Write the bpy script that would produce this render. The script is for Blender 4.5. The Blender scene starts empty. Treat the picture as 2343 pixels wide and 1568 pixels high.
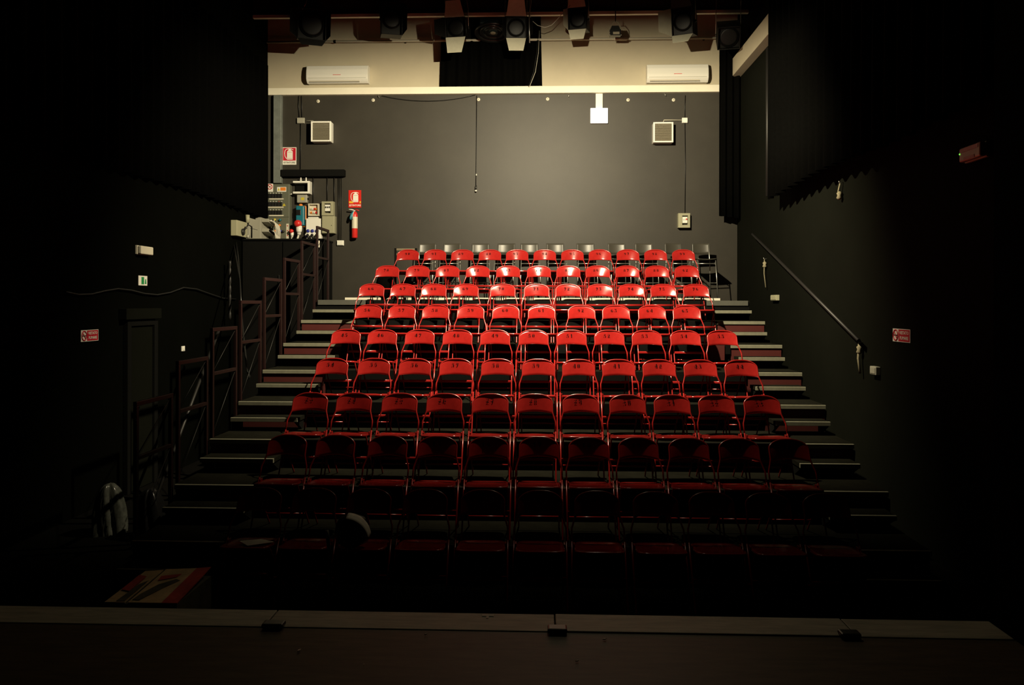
import bpy, math, random
from mathutils import Vector, Matrix
random.seed(7)
PI = math.pi
C = bpy.context.scene.collection
SC = bpy.context.scene

# ------------------------------------------------------------------ camera
W, H = 2343.0, 1568.0
F = 1770.0                      # focal length in photo pixels
CXP, CYP = W / 2, 695.0         # principal point (lens shifted down a little)
YAW = math.atan(61.5 / F)
ROLL = math.radians(0.12)
CAM = Vector((0.0, 0.0, 2.27))
cd = bpy.data.cameras.new('camera')
cam = bpy.data.objects.new('camera', cd)
C.objects.link(cam)
cd.sensor_width = 36.0
cd.lens = F * 36.0 / W
cd.shift_y = -(H / 2 - CYP) / W
cd.clip_start = 0.05
cd.clip_end = 100
R = Matrix.Rotation(YAW, 3, 'Z') @ Matrix.Rotation(PI / 2, 3, 'X') @ Matrix.Rotation(ROLL, 3, 'Z')
cam.matrix_world = Matrix.Translation(CAM) @ R.to_4x4()
SC.camera = cam

def ray(px, py):
    return (R @ Vector(((px - CXP) / F, (CYP - py) / F, -1.0))).normalized()
def PY(px, py, y):
    d = ray(px, py); return CAM + d * ((y - CAM.y) / d.y)
def PX(px, py, x):
    d = ray(px, py); return CAM + d * ((x - CAM.x) / d.x)
def PZ(px, py, z):
    d = ray(px, py); return CAM + d * ((z - CAM.z) / d.z)

# ------------------------------------------------------------------ world, view
wd = bpy.data.worlds.new('world'); SC.world = wd; wd.use_nodes = True
wb = wd.node_tree.nodes['Background']
wb.inputs[0].default_value = (0.8, 1.0, 0.6, 1)
wb.inputs[1].default_value = 0.0012
SC.view_settings.view_transform = 'Standard'
SC.view_settings.look = 'None'
SC.view_settings.exposure = 0.0
SC.view_settings.gamma = 1.0
SC.view_settings.use_curve_mapping = False

# ------------------------------------------------------------------ the one working lamp (its housing is built below)
LAMP = Vector((0.12, 8.0, 5.60))
AIM = Vector((0.06, 12.0, 2.85))
ld = bpy.data.lights.new('work_light', 'SPOT')
ld.energy = 2550
ld.color = (1.0, 0.86, 0.58)
ld.spot_size = math.radians(152)
ld.spot_blend = 0.6
ld.shadow_soft_size = 0.041
lo = bpy.data.objects.new('work_light', ld)
C.objects.link(lo)
lo.location = LAMP
lo.rotation_euler = (AIM - LAMP).to_track_quat('-Z', 'Y').to_euler()
# weak fill head added out of view to brighten the stage edge
FILL_LAMP = Vector((0.70, 7.9, 5.75)); AIM2 = Vector((-0.1, 3.3, 0.77))
l2 = bpy.data.lights.new('stage_fill', 'SPOT'); l2.energy = 44; l2.color = (1.0, 0.88, 0.58)
l2.spot_size = math.radians(72); l2.spot_blend = 0.9; l2.shadow_soft_size = 0.05
l2o = bpy.data.objects.new('stage_fill', l2); C.objects.link(l2o); l2o.location = FILL_LAMP
l2o.rotation_euler = (AIM2 - FILL_LAMP).to_track_quat('-Z', 'Y').to_euler()

# ------------------------------------------------------------------ materials
MATS = {}
def mat(name, col, rough=0.6, metal=0.0, noise=0.0, nscale=8.0, bump=0.0, emit=None, estr=0.0,
        spec=0.5, stretch=(1, 1, 1), coat=0.0, col2=None):
    m = bpy.data.materials.new(name); m.use_nodes = True
    nt = m.node_tree; b = nt.nodes['Principled BSDF']
    b.inputs['Base Color'].default_value = (*col, 1)
    b.inputs['Roughness'].default_value = rough
    b.inputs['Metallic'].default_value = metal
    b.inputs['Specular IOR Level'].default_value = spec
    b.inputs['Coat Weight'].default_value = coat
    if emit:
        b.inputs['Emission Color'].default_value = (*emit, 1)
        b.inputs['Emission Strength'].default_value = estr
    if noise or bump or col2:
        tc = nt.nodes.new('ShaderNodeTexCoord'); mp = nt.nodes.new('ShaderNodeMapping')
        mp.inputs['Scale'].default_value = stretch
        nz = nt.nodes.new('ShaderNodeTexNoise')
        nz.inputs['Scale'].default_value = nscale; nz.inputs['Detail'].default_value = 6
        nz.inputs['Roughness'].default_value = 0.65
        nt.links.new(tc.outputs['Object'], mp.inputs[0]); nt.links.new(mp.outputs[0], nz.inputs['Vector'])
        cr = nt.nodes.new('ShaderNodeValToRGB')
        c2 = col2 if col2 else tuple(min(1, c * (1 + noise)) for c in col)
        c1 = col if col2 else tuple(c * (1 - noise) for c in col)
        cr.color_ramp.elements[0].position = 0.3; cr.color_ramp.elements[1].position = 0.7
        cr.color_ramp.elements[0].color = (*c1, 1); cr.color_ramp.elements[1].color = (*c2, 1)
        nt.links.new(nz.outputs[0], cr.inputs[0]); nt.links.new(cr.outputs[0], b.inputs['Base Color'])
        if bump:
            bp = nt.nodes.new('ShaderNodeBump'); bp.inputs['Strength'].default_value = bump
            bp.inputs['Distance'].default_value = 0.01
            nt.links.new(nz.outputs[0], bp.inputs['Height']); nt.links.new(bp.outputs[0], b.inputs['Normal'])
    MATS[name] = m
    return m
mat('red_paint', (0.29, 0.0135, 0.0115), 0.15, noise=0.10, nscale=14, spec=0.55)
mat('red_tube', (0.30, 0.014, 0.012), 0.24, spec=0.6)
mat('stencil', (0.007, 0.002, 0.002), 0.8, spec=0.05)
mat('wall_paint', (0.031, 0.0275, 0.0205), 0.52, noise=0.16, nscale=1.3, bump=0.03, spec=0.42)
mat('wall_cream', (0.50, 0.445, 0.325), 0.7, noise=0.07, nscale=0.9, bump=0.04, spec=0.3)
mat('beam_cream', (0.80, 0.76, 0.62), 0.6, noise=0.05, nscale=2)
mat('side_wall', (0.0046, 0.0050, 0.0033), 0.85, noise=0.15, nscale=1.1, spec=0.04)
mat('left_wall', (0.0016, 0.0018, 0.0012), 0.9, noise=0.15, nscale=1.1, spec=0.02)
mat('black_cloth', (0.0013, 0.0013, 0.0011), 0.95, noise=0.2, nscale=30, spec=0.03)
mat('black_paint', (0.0045, 0.0045, 0.004), 0.75, spec=0.08)
mat('black_gloss', (0.014, 0.014, 0.013), 0.28)
mat('stool_ply', (0.055, 0.051, 0.040), 0.38, spec=0.6)
mat('ceiling_red', (0.030, 0.020, 0.017), 0.8, noise=0.15, nscale=2)
mat('hall_floor', (0.0035, 0.0033, 0.0028), 0.9, noise=0.2, nscale=3, spec=0.03)
mat('deck', (0.008, 0.0077, 0.0052), 0.95, noise=0.25, nscale=5, spec=0.03)
mat('riser_red', (0.075, 0.010, 0.008), 0.6, noise=0.1, nscale=4)
mat('riser_grey', (0.075, 0.075, 0.06), 0.7, noise=0.12, nscale=4)
mat('nosing', (0.20, 0.195, 0.14), 0.5, noise=0.15, nscale=12)
mat('stage_wood', (0.110, 0.075, 0.038), 0.55, col2=(0.045, 0.034, 0.018), nscale=5, stretch=(1, 6, 1), spec=0.4)
mat('edge_board', (0.44, 0.43, 0.33), 0.55, noise=0.25, nscale=5, stretch=(1, 6, 6))
mat('white_plastic', (0.78, 0.77, 0.70), 0.35)
mat('ivory_plastic', (0.62, 0.58, 0.46), 0.45)
mat('grille', (0.27, 0.24, 0.17), 0.5)
mat('grey_plastic', (0.32, 0.31, 0.25), 0.5)
mat('khaki_box', (0.33, 0.32, 0.21), 0.5)
mat('panel_grey', (0.115, 0.12, 0.085), 0.5)
mat('steel', (0.50, 0.50, 0.46), 0.33, 0.85)
mat('galvanised', (0.20, 0.22, 0.20), 0.45, 0.3, noise=0.2, nscale=6)
mat('sign_red', (0.62, 0.02, 0.012), 0.35)
mat('sign_crimson', (0.50, 0.012, 0.03), 0.35)
mat('sign_white', (0.80, 0.78, 0.70), 0.4)
mat('sign_yellow', (0.75, 0.42, 0.03), 0.4)
mat('sign_green', (0.02, 0.25, 0.07), 0.4)
mat('print_black', (0.02, 0.02, 0.02), 0.5)
mat('print_grey', (0.12, 0.115, 0.10), 0.5)
mat('teal_plastic', (0.015, 0.16, 0.22), 0.35)
mat('orange_plastic', (0.75, 0.22, 0.03), 0.4)
mat('red_plastic', (0.62, 0.025, 0.02), 0.35)
mat('blue_plastic', (0.02, 0.03, 0.25), 0.4)
mat('yellow_plastic', (0.55, 0.45, 0.04), 0.4)
mat('white_cable', (0.60, 0.57, 0.48), 0.5)
mat('black_cable', (0.012, 0.012, 0.011), 0.45)
mat('rope', (0.24, 0.21, 0.13), 0.9, noise=0.2, nscale=60)
mat('lantern_black', (0.0045, 0.0045, 0.004), 0.5, spec=0.2)
mat('lantern_grey', (0.50, 0.48, 0.37), 0.45, noise=0.1, nscale=6)
mat('lens_glass', (0.005, 0.005, 0.005), 0.45, spec=0.25)
mat('duct_blue', (0.035, 0.05, 0.052), 0.4, 0.3)
mat('rail_red', (0.013, 0.0035, 0.003), 0.45)
mat('rail_metal', (0.012, 0.011, 0.010), 0.5, 0.2)
mat('paper', (0.85, 0.78, 0.66), 0.7)
mat('cardboard', (0.75, 0.52, 0.28), 0.8, noise=0.3, nscale=7)
mat('cardboard_red', (0.60, 0.06, 0.04), 0.8, noise=0.3, nscale=7)
mat('cardboard_dark', (0.10, 0.085, 0.05), 0.8, noise=0.5, nscale=10)
mat('clear_plastic', (0.10, 0.105, 0.09), 0.2, noise=0.4, nscale=14)
mat('bag_black', (0.012, 0.012, 0.012), 0.3)
mat('lit_panel', (0.95, 0.95, 0.9), 0.4, emit=(1.0, 0.97, 0.88), estr=1.1)
mat('exit_diffuser', (0.75, 0.62, 0.55), 0.25)
mat('exit_red', (0.60, 0.05, 0.07), 0.3)
mat('led_green', (0.1, 0.8, 0.1), 0.3, emit=(0.25, 1.0, 0.1), estr=1.2)
mat('lamp_tube', (1, 0.9, 0.7), 0.4, emit=(1.0, 0.86, 0.58), estr=30)
mat('timber', (0.14, 0.11, 0.065), 0.6)

# ------------------------------------------------------------------ mesh builder
class MB:
    def __init__(s): s.v = []; s.f = []; s.sm = []
    def add(s, vs, fs, smooth=False):
        o = len(s.v); s.v += [tuple(p) for p in vs]
        for f in fs: s.f.append(tuple(i + o for i in f)); s.sm.append(smooth)
        return s
    def box(s, x0, x1, y0, y1, z0, z1):
        vs = [(x, y, z) for z in (z0, z1) for y in (y0, y1) for x in (x0, x1)]
        return s.add(vs, [(0, 2, 3, 1), (4, 5, 7, 6), (0, 1, 5, 4), (2, 6, 7, 3), (0, 4, 6, 2), (1, 3, 7, 5)])
    def cham(s, x0, x1, y0, y1, z0, z1, c):
        # box whose front (-Y) face is chamfered by c
        a = [(x0, y1, z0), (x1, y1, z0), (x1, y1, z1), (x0, y1, z1)]
        b = [(x0, y0 + c, z0), (x1, y0 + c, z0), (x1, y0 + c, z1), (x0, y0 + c, z1)]
        d = [(x0 + c, y0, z0 + c), (x1 - c, y0, z0 + c), (x1 - c, y0, z1 - c), (x0 + c, y0, z1 - c)]
        fs = [(3, 2, 1, 0)]
        for k in range(4):
            n = (k + 1) % 4
            fs += [(k, n, 4 + n, 4 + k), (4 + k, 4 + n, 8 + n, 8 + k)]
        fs.append((8, 9, 10, 11))
        return s.add(a + b + d, fs)
    def tube(s, path, r, n=8, cap=True, closed=False):
        P = [Vector(p) for p in path]; L = len(P); vs = []; up = None
        for i in range(L):
            a = P[i - 1] if (i > 0 or closed) else P[i]
            b = P[(i + 1) % L] if (i < L - 1 or closed) else P[i]
            t = (b - a).normalized()
            if up is None:
                up = Vector((0, 0, 1)) if abs(t.z) < 0.9 else Vector((0, 1, 0))
            sd = t.cross(up)
            if sd.length < 1e-6: sd = t.cross(Vector((1, 0, 0)))
            sd.normalize(); up = sd.cross(t).normalized()
            rr = r[i] if isinstance(r, (list, tuple)) else r
            for k in range(n):
                an = 2 * PI * k / n
                vs.append(P[i] + (sd * math.cos(an) + up * math.sin(an)) * rr)
        fs = []
        for i in range(L if closed else L - 1):
            j = (i + 1) % L
            for k in range(n):
                m = (k + 1) % n
                fs.append((i * n + k, i * n + m, j * n + m, j * n + k))
        s.add(vs, fs, True)
        if cap and not closed:
            o = len(s.v) - L * n
            s.f.append(tuple(o + k for k in reversed(range(n)))); s.sm.append(False)
            s.f.append(tuple(o + (L - 1) * n + k for k in range(n))); s.sm.append(False)
        return s
    def lathe(s, prof, n=16, origin=(0, 0, 0), axis='z', cap=True):
        o = Vector(origin); vs = []
        for (r, h) in prof:
            for k in range(n):
                a = 2 * PI * k / n; c, d = r * math.cos(a), r * math.sin(a)
                p = {'z': (c, d, h), 'y': (c, h, d), 'x': (h, c, d)}[axis]
                vs.append(o + Vector(p))
        fs = []
        for i in range(len(prof) - 1):
            for k in range(n):
                m = (k + 1) % n
                fs.append((i * n + k, i * n + m, (i + 1) * n + m, (i + 1) * n + k))
        if cap:
            fs.append(tuple(reversed(range(n)))); fs.append(tuple((len(prof) - 1) * n + k for k in range(n)))
        return s.add(vs, fs, True)
    def prism(s, pts, d):
        # pts: planar 3-D polygon; d: extrusion vector
        n = len(pts); d = Vector(d); P = [Vector(p) for p in pts]
        vs = P + [p + d for p in P]
        fs = [tuple(range(n)), tuple(reversed(range(n, 2 * n)))]
        for k in range(n):
            m = (k + 1) % n; fs.append((k, n + k, n + m, m))
        return s.add(vs, fs)
    def grid(s, fn, nu, nv, smooth=True):
        vs = [fn(i / nu, j / nv) for j in range(nv + 1) for i in range(nu + 1)]
        fs = [(j * (nu + 1) + i, j * (nu + 1) + i + 1, (j + 1) * (nu + 1) + i + 1, (j + 1) * (nu + 1) + i)
              for j in range(nv) for i in range(nu)]
        return s.add(vs, fs, smooth)
    def mesh(s, name, m):
        me = bpy.data.meshes.new(name); me.from_pydata(s.v, [], s.f)
        me.polygons.foreach_set('use_smooth', s.sm); me.materials.append(MATS[m]); me.update()
        return me
    def build(s, name, m, parent=None, bevel=0.0, solid=0.0, loc=None, fix=True):
        me = s.mesh(name, m)
        if fix:
            import bmesh
            bm = bmesh.new(); bm.from_mesh(me); bmesh.ops.recalc_face_normals(bm, faces=bm.faces); bm.to_mesh(me); bm.free()
        return link(name, me, parent, bevel, solid, loc)
def link(name, me, parent=None, bevel=0.0, solid=0.0, loc=None):
    o = bpy.data.objects.new(name, me); C.objects.link(o)
    if parent: o.parent = parent
    if loc is not None: o.location = loc
    if solid:
        md = o.modifiers.new('solid', 'SOLIDIFY'); md.thickness = solid; md.offset = 0
    if bevel:
        md = o.modifiers.new('bevel', 'BEVEL'); md.width = bevel; md.segments = 2; md.limit_method = 'ANGLE'
    return o
def empty(name, loc=(0, 0, 0), rz=0.0):
    o = bpy.data.objects.new(name, None); C.objects.link(o); o.location = loc; o.rotation_euler = (0, 0, rz)
    o.empty_display_size = 0.1
    return o
def tag(o, label, cat, group=None):
    o['label'] = label; o['category'] = cat
    if group: o['group'] = group
    return o
def struct(o, label=None, cat=None):
    o['kind'] = 'structure'
    if label: o['label'] = label
    if cat: o['category'] = cat
    return o
def copy_tree(o, parent=None):
    c = o.copy(); C.objects.link(c); c.parent = parent
    for ch in o.children: copy_tree(ch, c)
    return c
ORD = ['first', 'second', 'third', 'fourth', 'fifth', 'sixth', 'seventh', 'eighth', 'ninth', 'tenth', 'eleventh']

def text_mesh(name, txt, size, m, parent, loc, rot, align='CENTER', sx=1.0, bold=0.0):
    cu = bpy.data.curves.new('t', 'FONT'); cu.body = txt; cu.size = size; cu.align_x = align; cu.align_y = 'CENTER'
    cu.offset = bold; cu.resolution_u = 2
    to = bpy.data.objects.new('t', cu); C.objects.link(to)
    bpy.context.view_layer.update()
    dg = bpy.context.evaluated_depsgraph_get()
    me = bpy.data.meshes.new_from_object(to.evaluated_get(dg))
    bpy.data.objects.remove(to); bpy.data.curves.remove(cu)
    me.materials.clear(); me.materials.append(MATS[m])
    o = link(name, me, parent, loc=loc); o.rotation_euler = rot; o.scale = (sx, 1, 1)
    return o

# ================================================================== THE SETTING
YW = 13.8            # back wall
XL, XR = -4.9, 3.5   # side walls
RISE, TREAD = 0.29, 0.765
YB = lambda i: 6.08 + TREAD * i          # top of a chair back in row i (0 = front row)
YN = lambda i: YB(i) - 0.53              # front edge of tier i
ZT = lambda i: RISE * i
TXL, TXR = -3.387, 3.155                 # ends of the tiers
ZST = 0.77                               # stage height
ZBEAM = PY(1130, 217, YW).z              # underside of the cream beam

struct(MB().box(XL - .2, XR + .2, -3.0, YW + .2, -0.1, 0).build('floor', 'hall_floor'))
# back wall: dark painted lower part, cream upper part, each a thick slab
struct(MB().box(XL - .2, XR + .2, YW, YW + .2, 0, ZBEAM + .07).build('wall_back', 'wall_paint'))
struct(MB().box(XL - .2, XR + .2, YW, YW + .2, ZBEAM + .07, 8.0).build('wall_upper_back', 'wall_cream'))
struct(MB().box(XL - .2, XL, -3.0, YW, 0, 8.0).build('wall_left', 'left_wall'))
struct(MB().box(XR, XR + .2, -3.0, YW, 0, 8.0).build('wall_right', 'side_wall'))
struct(MB().box(XL - .2, XR + .2, -3.2, -3.0, 0, 8.0).build('wall_front', 'black_paint'))
# ceiling: low reddish part over the seats, higher strip against the back wall
YC = 13.1
ZC = PY(1300, 37, YC).z
ZCE = 7.75
c = struct(MB().box(XL - .2, XR + .2, -3.0, YC, ZCE, ZCE + .15).build('ceiling', 'ceiling_red'))
struct(MB().box(XL - .2, XR + .2, YC, YW + .2, 8.0, 8.1).build('ceiling_rear', 'ceiling_red'))
struct(MB().box(XL - .2, XR + .2, YC, YC + .06, ZC + .06, 8.0).build('ceiling_upstand', 'ceiling_red'))
struct(MB().box(XL + .01, XR - .01, YC - .07, YC, ZC, ZC + .055).build('trim_1', 'beam_cream', bevel=.005))
# long cream beam low on the back wall
a = PY(615, 217, YW); b = PY(1645, 215, YW)
t2 = MB().box(a.x, XR - .02, YW - .10, YW - .002, ZBEAM, ZBEAM + (217 - 201) * YW / F).build('trim_2', 'beam_cream', bevel=.006)
struct(t2)
# cream beams under the roof along both side walls
struct(MB().box(XR - .16, XR - .002, 8.5, YW - .002, 6.22, 6.52).build('trim_3', 'wall_cream', bevel=.006))

# ------------------------------------------------------------------ stage in front
stage = tag(empty('stage', (0, 1.0, 0)), 'dark wooden stage floor across the bottom with a paler board along its edge', 'stage')
YS1 = 3.74; YS0 = 3.545
XSR = PZ(2268, 1425, ZST).x
MB().box(XL + .01, XSR, -3.98, YS0 - 1.004, ZST - .06, ZST - .004).build('stage_deck', 'stage_wood', stage)
MB().box(XL + .01, XSR, YS1 - 1.05, YS1 - 1.01, 0, ZST - .06).build('stage_front', 'black_paint', stage)
xs = [XL + .01, PZ(620, 1415, ZST).x, PZ(1270, 1425, ZST).x, PZ(1930, 1425, ZST).x, XSR]
for k in range(4):
    o = MB().box(xs[k] + .003, xs[k + 1] - .003, YS0 - 1.0 + (0, .0, .0, -.004)[k], YS1 - 1.0, ZST - .05, ZST + (0, 0, .003, .001)[k]).build('edge_board', 'edge_board', stage, bevel=.004)
    o['label'] = 'pale worn board along the stage edge'
for px, w in ((620, .05), (1275, .045), (1930, .045)):
    p = PZ(px, 1442, ZST)
    q = tag(MB().box(p.x - w, p.x + w, YS0 - .03, YS0 + .03, ZST, ZST + .022).build('tape_patch', 'black_gloss', bevel=.008),
        {620: 'small black tape lump on the left part of the stage edge board',
         1275: 'shiny black tape lump at the joint of the stage edge boards, near the middle',
         1930: 'small black tape lump on the right part of the stage edge board'}[px], 'tape', 'tape lumps along the stage edge')
p = PZ(1117, 1407, ZST)
p.y -= .012; tm = MB(); tm.box(p.x - .028, p.x + .028, p.y - .010, p.y + .010, 0, .0015); tm.box(p.x - .007, p.x + .005, p.y - .035, p.y - .010, 0, .0015)
tag(tm.build('tape_mark', 'paper', loc=(0, 0, ZST + .001)), 'small white T-shaped tape mark on the stage edge board', 'tape')
def scrap(px, py, s, rz, label):
    p = PZ(px, py, ZST)
    m = MB().prism([(-s, -s * .3, 0), (s * .2, -s * .5, 0), (s, s * .2, 0), (s * .1, s * .4, 0)], (0, 0, .004))
    o = m.build('litter_scrap', 'paper', loc=(p.x, p.y, ZST + .001)); o.rotation_euler.z = rz
    tag(o, label, 'litter')
for a_ in ((684, 1490, .012, .9, 'tiny bent pale scrap on the stage floor at lower left'),
           (1383, 1464, .010, .2, 'tiny white scrap on the stage floor right of the black tape lump'),
           (974, 1453, .007, .4, 'tiny white scrap close below the stage edge board'),
           (832, 1523, .005, 1.2, 'tiny yellowish crumb low on the stage floor'),
           (1320, 1514, .008, .1, 'tiny grey scrap in the middle of the stage floor')): scrap(*a_)
# black pier closing the stage on the right
struct(MB().box(XSR + .005, XR - .01, 2.4, 3.72, 0, ZCE - .002).build('wall_pier', 'black_cloth'))

# ------------------------------------------------------------------ stepped seating platform
for i in range(1, 9):
    t = tag(empty('seating_tier', (0, YN(i), ZT(i))),
            '%s tier of the stepped seating platform, counting up from the stage' % ORD[i - 1], 'platform', 'tiers of the seating platform')
    y1 = (YN(i + 1) + .03 - YN(i)) if i < 8 else YW - .005 - YN(i)
    MB().box(TXL, TXR, .03, y1, -.045, 0).build('deck', 'deck', t)
    # pale nosings and red risers only in the two aisles; black fascia under the chairs
    AL, AR = TXL + .78, 2.49
    MB().box(AL + .002, AR - .002, .0, .03, -.12, 0).build('fascia', 'black_paint', t)
    MB().box(AL + .002, AR - .002, .04, .055, -RISE + .002, -.121).build('fascia', 'black_paint', t)
    for (xa_, xb_) in ((TXL, AL), (AR, TXR)):
        if i < 8:
            MB().box(xa_, xb_, 0, .03, -.045, 0).build('nosing', 'nosing', t, bevel=.004)
            MB().box(xa_ + .01, xb_ - .01, .015, .035, -RISE + .002, -.046).build('riser_board', 'riser_red', t)
        else:
            MB().box(xa_ + .02, xb_ - .03, 0, .03, -.075, 0).build('nosing', 'riser_grey', t, bevel=.004)
            MB().box(xa_ + .01, xb_ - .01, .02, .035, -RISE + .002, -.076).build('riser_board', 'black_paint', t)
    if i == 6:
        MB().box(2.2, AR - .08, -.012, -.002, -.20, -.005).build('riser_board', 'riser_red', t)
    for x in (TXL + .005, TXR - .02):
        MB().box(x, x + .015, .04, y1, -ZT(i) + .002, -.046).build('side_panel', 'black_paint', t)
# half steps in both aisles
for side, (x0, x1) in (('left', (TXL + .02, TXL + .76)), ('right', (2.53, TXR - .05))):
    for i in range(1, 9):
        z = ZT(i - 1)
        t = tag(empty('aisle_step', ((x0 + x1) / 2, YN(i) - .27, z)),
                '%s pale-edged half step up the %s aisle, counting from the stage' % (ORD[i - 1], side), 'step', 'half steps in the aisles')
        w = (x1 - x0) / 2
        MB().box(-w, w, .03, .262, .105, .145).build('tread', 'deck', t)
        MB().box(-w, w, 0, .03, .103, .147).build('nosing', 'nosing', t, bevel=.003)
        for x in (-w + .01, w - .04):
            m = MB(); m.prism([(x, .01, .103), (x, .262, .103), (x, .262, .001), (x, .20, .001)], (.03, 0, 0))
            m.build('bracket', 'black_paint', t)
# low platform for the stools along the wall
lp = tag(empty('stool_platform', (0, 12.72, ZT(8))), 'low pale-edged board platform under the high stools at the back wall', 'platform')
x0 = PY(789, 683, 12.72).x; x1 = PY(1648, 683, 12.72).x
MB().box(x0, x1, .02, YW - .01 - 12.72, .002, .04).build('deck', 'deck', lp)
MB().box(x0, x1, 0, .02, .006, .045).build('nosing', 'beam_cream', lp, bevel=.003)

# ================================================================== RED FOLDING CHAIRS
LEAN = 0.42 / 0.785
def fy(z): return -.215 + LEAN * z           # centre line of the front frame in side view
HB = 0.172                                    # back panel height (measured up the slope in z)
ZP0 = 0.624                                   # bottom of the back panel
AW = 0.168                                    # half width at the panel
LW = 0.200                                    # half width at the legs
RCX, RCZ = 0.140, 0.066
def ztop(x):
    ax = abs(x)
    arch = .010 * (ax / AW) ** 2
    q = max(0.0, min(1.0, (ax - (AW - RCX)) / RCX))
    return ZP0 + HB - .004 - arch - RCZ * (1 - math.sqrt(max(0, 1 - q * q)))
def panel(x, t):
    """surface of the back panel, t=0 bottom .. 1 top"""
    u = x / AW
    zb = ZP0 + .012 * (1 - u * u)
    z = zb + (ztop(x) - zb) * t
    depth = (.044 * (1 - t) ** 1.0 + .010 * t) * (1 - u * u)
    return Vector((x, fy(z) + depth - .008, z))
def chair_meshes():
    ME = {}
    # back panel: curved sheet with a rolled lower lip
    m = MB(); NU = 20
    us = [math.sin((k / NU - .5) * PI) * .985 for k in range(NU + 1)]
    rows = []
    for u in us:
        x = u * AW
        p0 = panel(x, 0)
        col = [p0 + Vector((0, .012, .004)), p0 + Vector((0, .009, -.004)), p0 + Vector((0, .002, -.006))]
        for t in [0, .12, .25, .4, .55, .7, .85, 1.0]: col.append(panel(x, t))
        rows.append(col)
    nv = len(rows[0])
    m.add([rows[i][j] for j in range(nv) for i in range(NU + 1)],
          [(j * (NU + 1) + i, j * (NU + 1) + i + 1, (j + 1) * (NU + 1) + i + 1, (j + 1) * (NU + 1) + i) for j in range(nv - 1) for i in range(NU)], True)
    ME['backrest'] = m.mesh('backrest', 'red_paint')
    # back frame: inverted U that flares out below the panel
    def half(sx):
        pts = []
        for (x, z) in ((LW, .455), (LW, .525), (LW - .002, .545), (LW - .008, .560), (AW + .007, .612), (AW + .002, .624), (AW, .64), (AW, ZP0 + HB - .014 - RCZ)):
            pts.append((sx * x, fy(z), z))
        for k in range(1, 11):
            a = k / 10 * PI / 2
            x = AW - RCX + RCX * math.cos(a)
            z = ZP0 + HB - .004 - .010 * (x / AW) ** 2 - RCZ * (1 - math.sin(a))
            pts.append((sx * x, fy(z), z))
        return pts
    path = half(-1) + list(reversed(half(1)))
    ME['back_frame'] = MB().tube(path, [.0072 if p[2] < ZP0 else .0088 for p in path], 8).mesh('back_frame', 'red_tube')
    for sx, nm in ((-1, 'front_l'), (1, 'front_r')):
        ME[nm] = MB().tube([(sx * LW, fy(.455), .455), (sx * LW, fy(.2), .2), (sx * LW, fy(.012), .012), (sx * LW, fy(.0) , .001)], .0074, 8).mesh('leg', 'red_tube')
        # rear legs: from under the seat front back to the floor
        x = sx * .178
        ME['rear_l' if sx < 0 else 'rear_r'] = MB().tube([(x, -.12, .425), (x, -.04, .32), (x, .21, .012), (x, .216, .001)], .0074, 8).mesh('leg', 'red_tube')
    zc = .215
    m = MB(); yc = fy(zc) - .010
    m.prism([(-LW + .004, yc + .005 * math.cos(k / 10 * 2 * PI), zc + .0155 * math.sin(k / 10 * 2 * PI)) for k in range(10)], (2 * LW - .008, 0, 0)); m.sm = [len(f) == 4 for f in m.f]
    ME['front_bar'] = m.mesh('crossbar', 'red_tube')
    ME['rear_bar'] = MB().tube([(-.178, .13, .112), (.178, .13, .112)], .007, 8).mesh('crossbar', 'red_tube')
    # seat pan with rounded corners, dished, rolled lip
    def outline(k, n, inset):
        a = 2 * PI * k / n
        ca, sa = math.cos(a), math.sin(a)
        e = .36
        x = math.copysign(abs(ca) ** e, ca) * (.190 - inset)
        y = math.copysign(abs(sa) ** e, sa) * (.195 - inset)
        x *= 1 - .06 * (y + .195) / .39
        return x, y
    m = MB(); n = 36; rings = [(.012, -.022), (.002, -.020), (.0, -.010), (.004, -.001), (.014, .002), (.035, -.002), (.09, -.006), (.16, -.008)]
    vs = []
    for ins, dz in rings:
        for k in range(n):
            x, y = outline(k, n, ins)
            vs.append((x, y - .025, .452 - .085 * (y + .195) * .9 / .39 * .5 + dz))
    fs = []
    for i in range(len(rings) - 1):
        for k in range(n):
            q = (k + 1) % n; fs.append((i * n + k, i * n + q, (i + 1) * n + q, (i + 1) * n + k))
    fs.append(tuple((len(rings) - 1) * n + k for k in range(n)))
    m.add(vs, fs, True)
    ME['seat'] = m.mesh('seat', 'red_paint')
    for sx, nm in ((-1, 'hinge_l'), (1, 'hinge_r')):
        ME[nm] = MB().box(sx * .184 - .005, sx * .184 + .005, fy(.43) - .03, fy(.43) + .03, .412, .445).mesh('hinge', 'red_tube')
    return ME
CM = chair_meshes()
import bmesh
for me in CM.values():
    bm = bmesh.new(); bm.from_mesh(me); bmesh.ops.recalc_face_normals(bm, faces=bm.faces); bm.to_mesh(me); bm.free()

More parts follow.
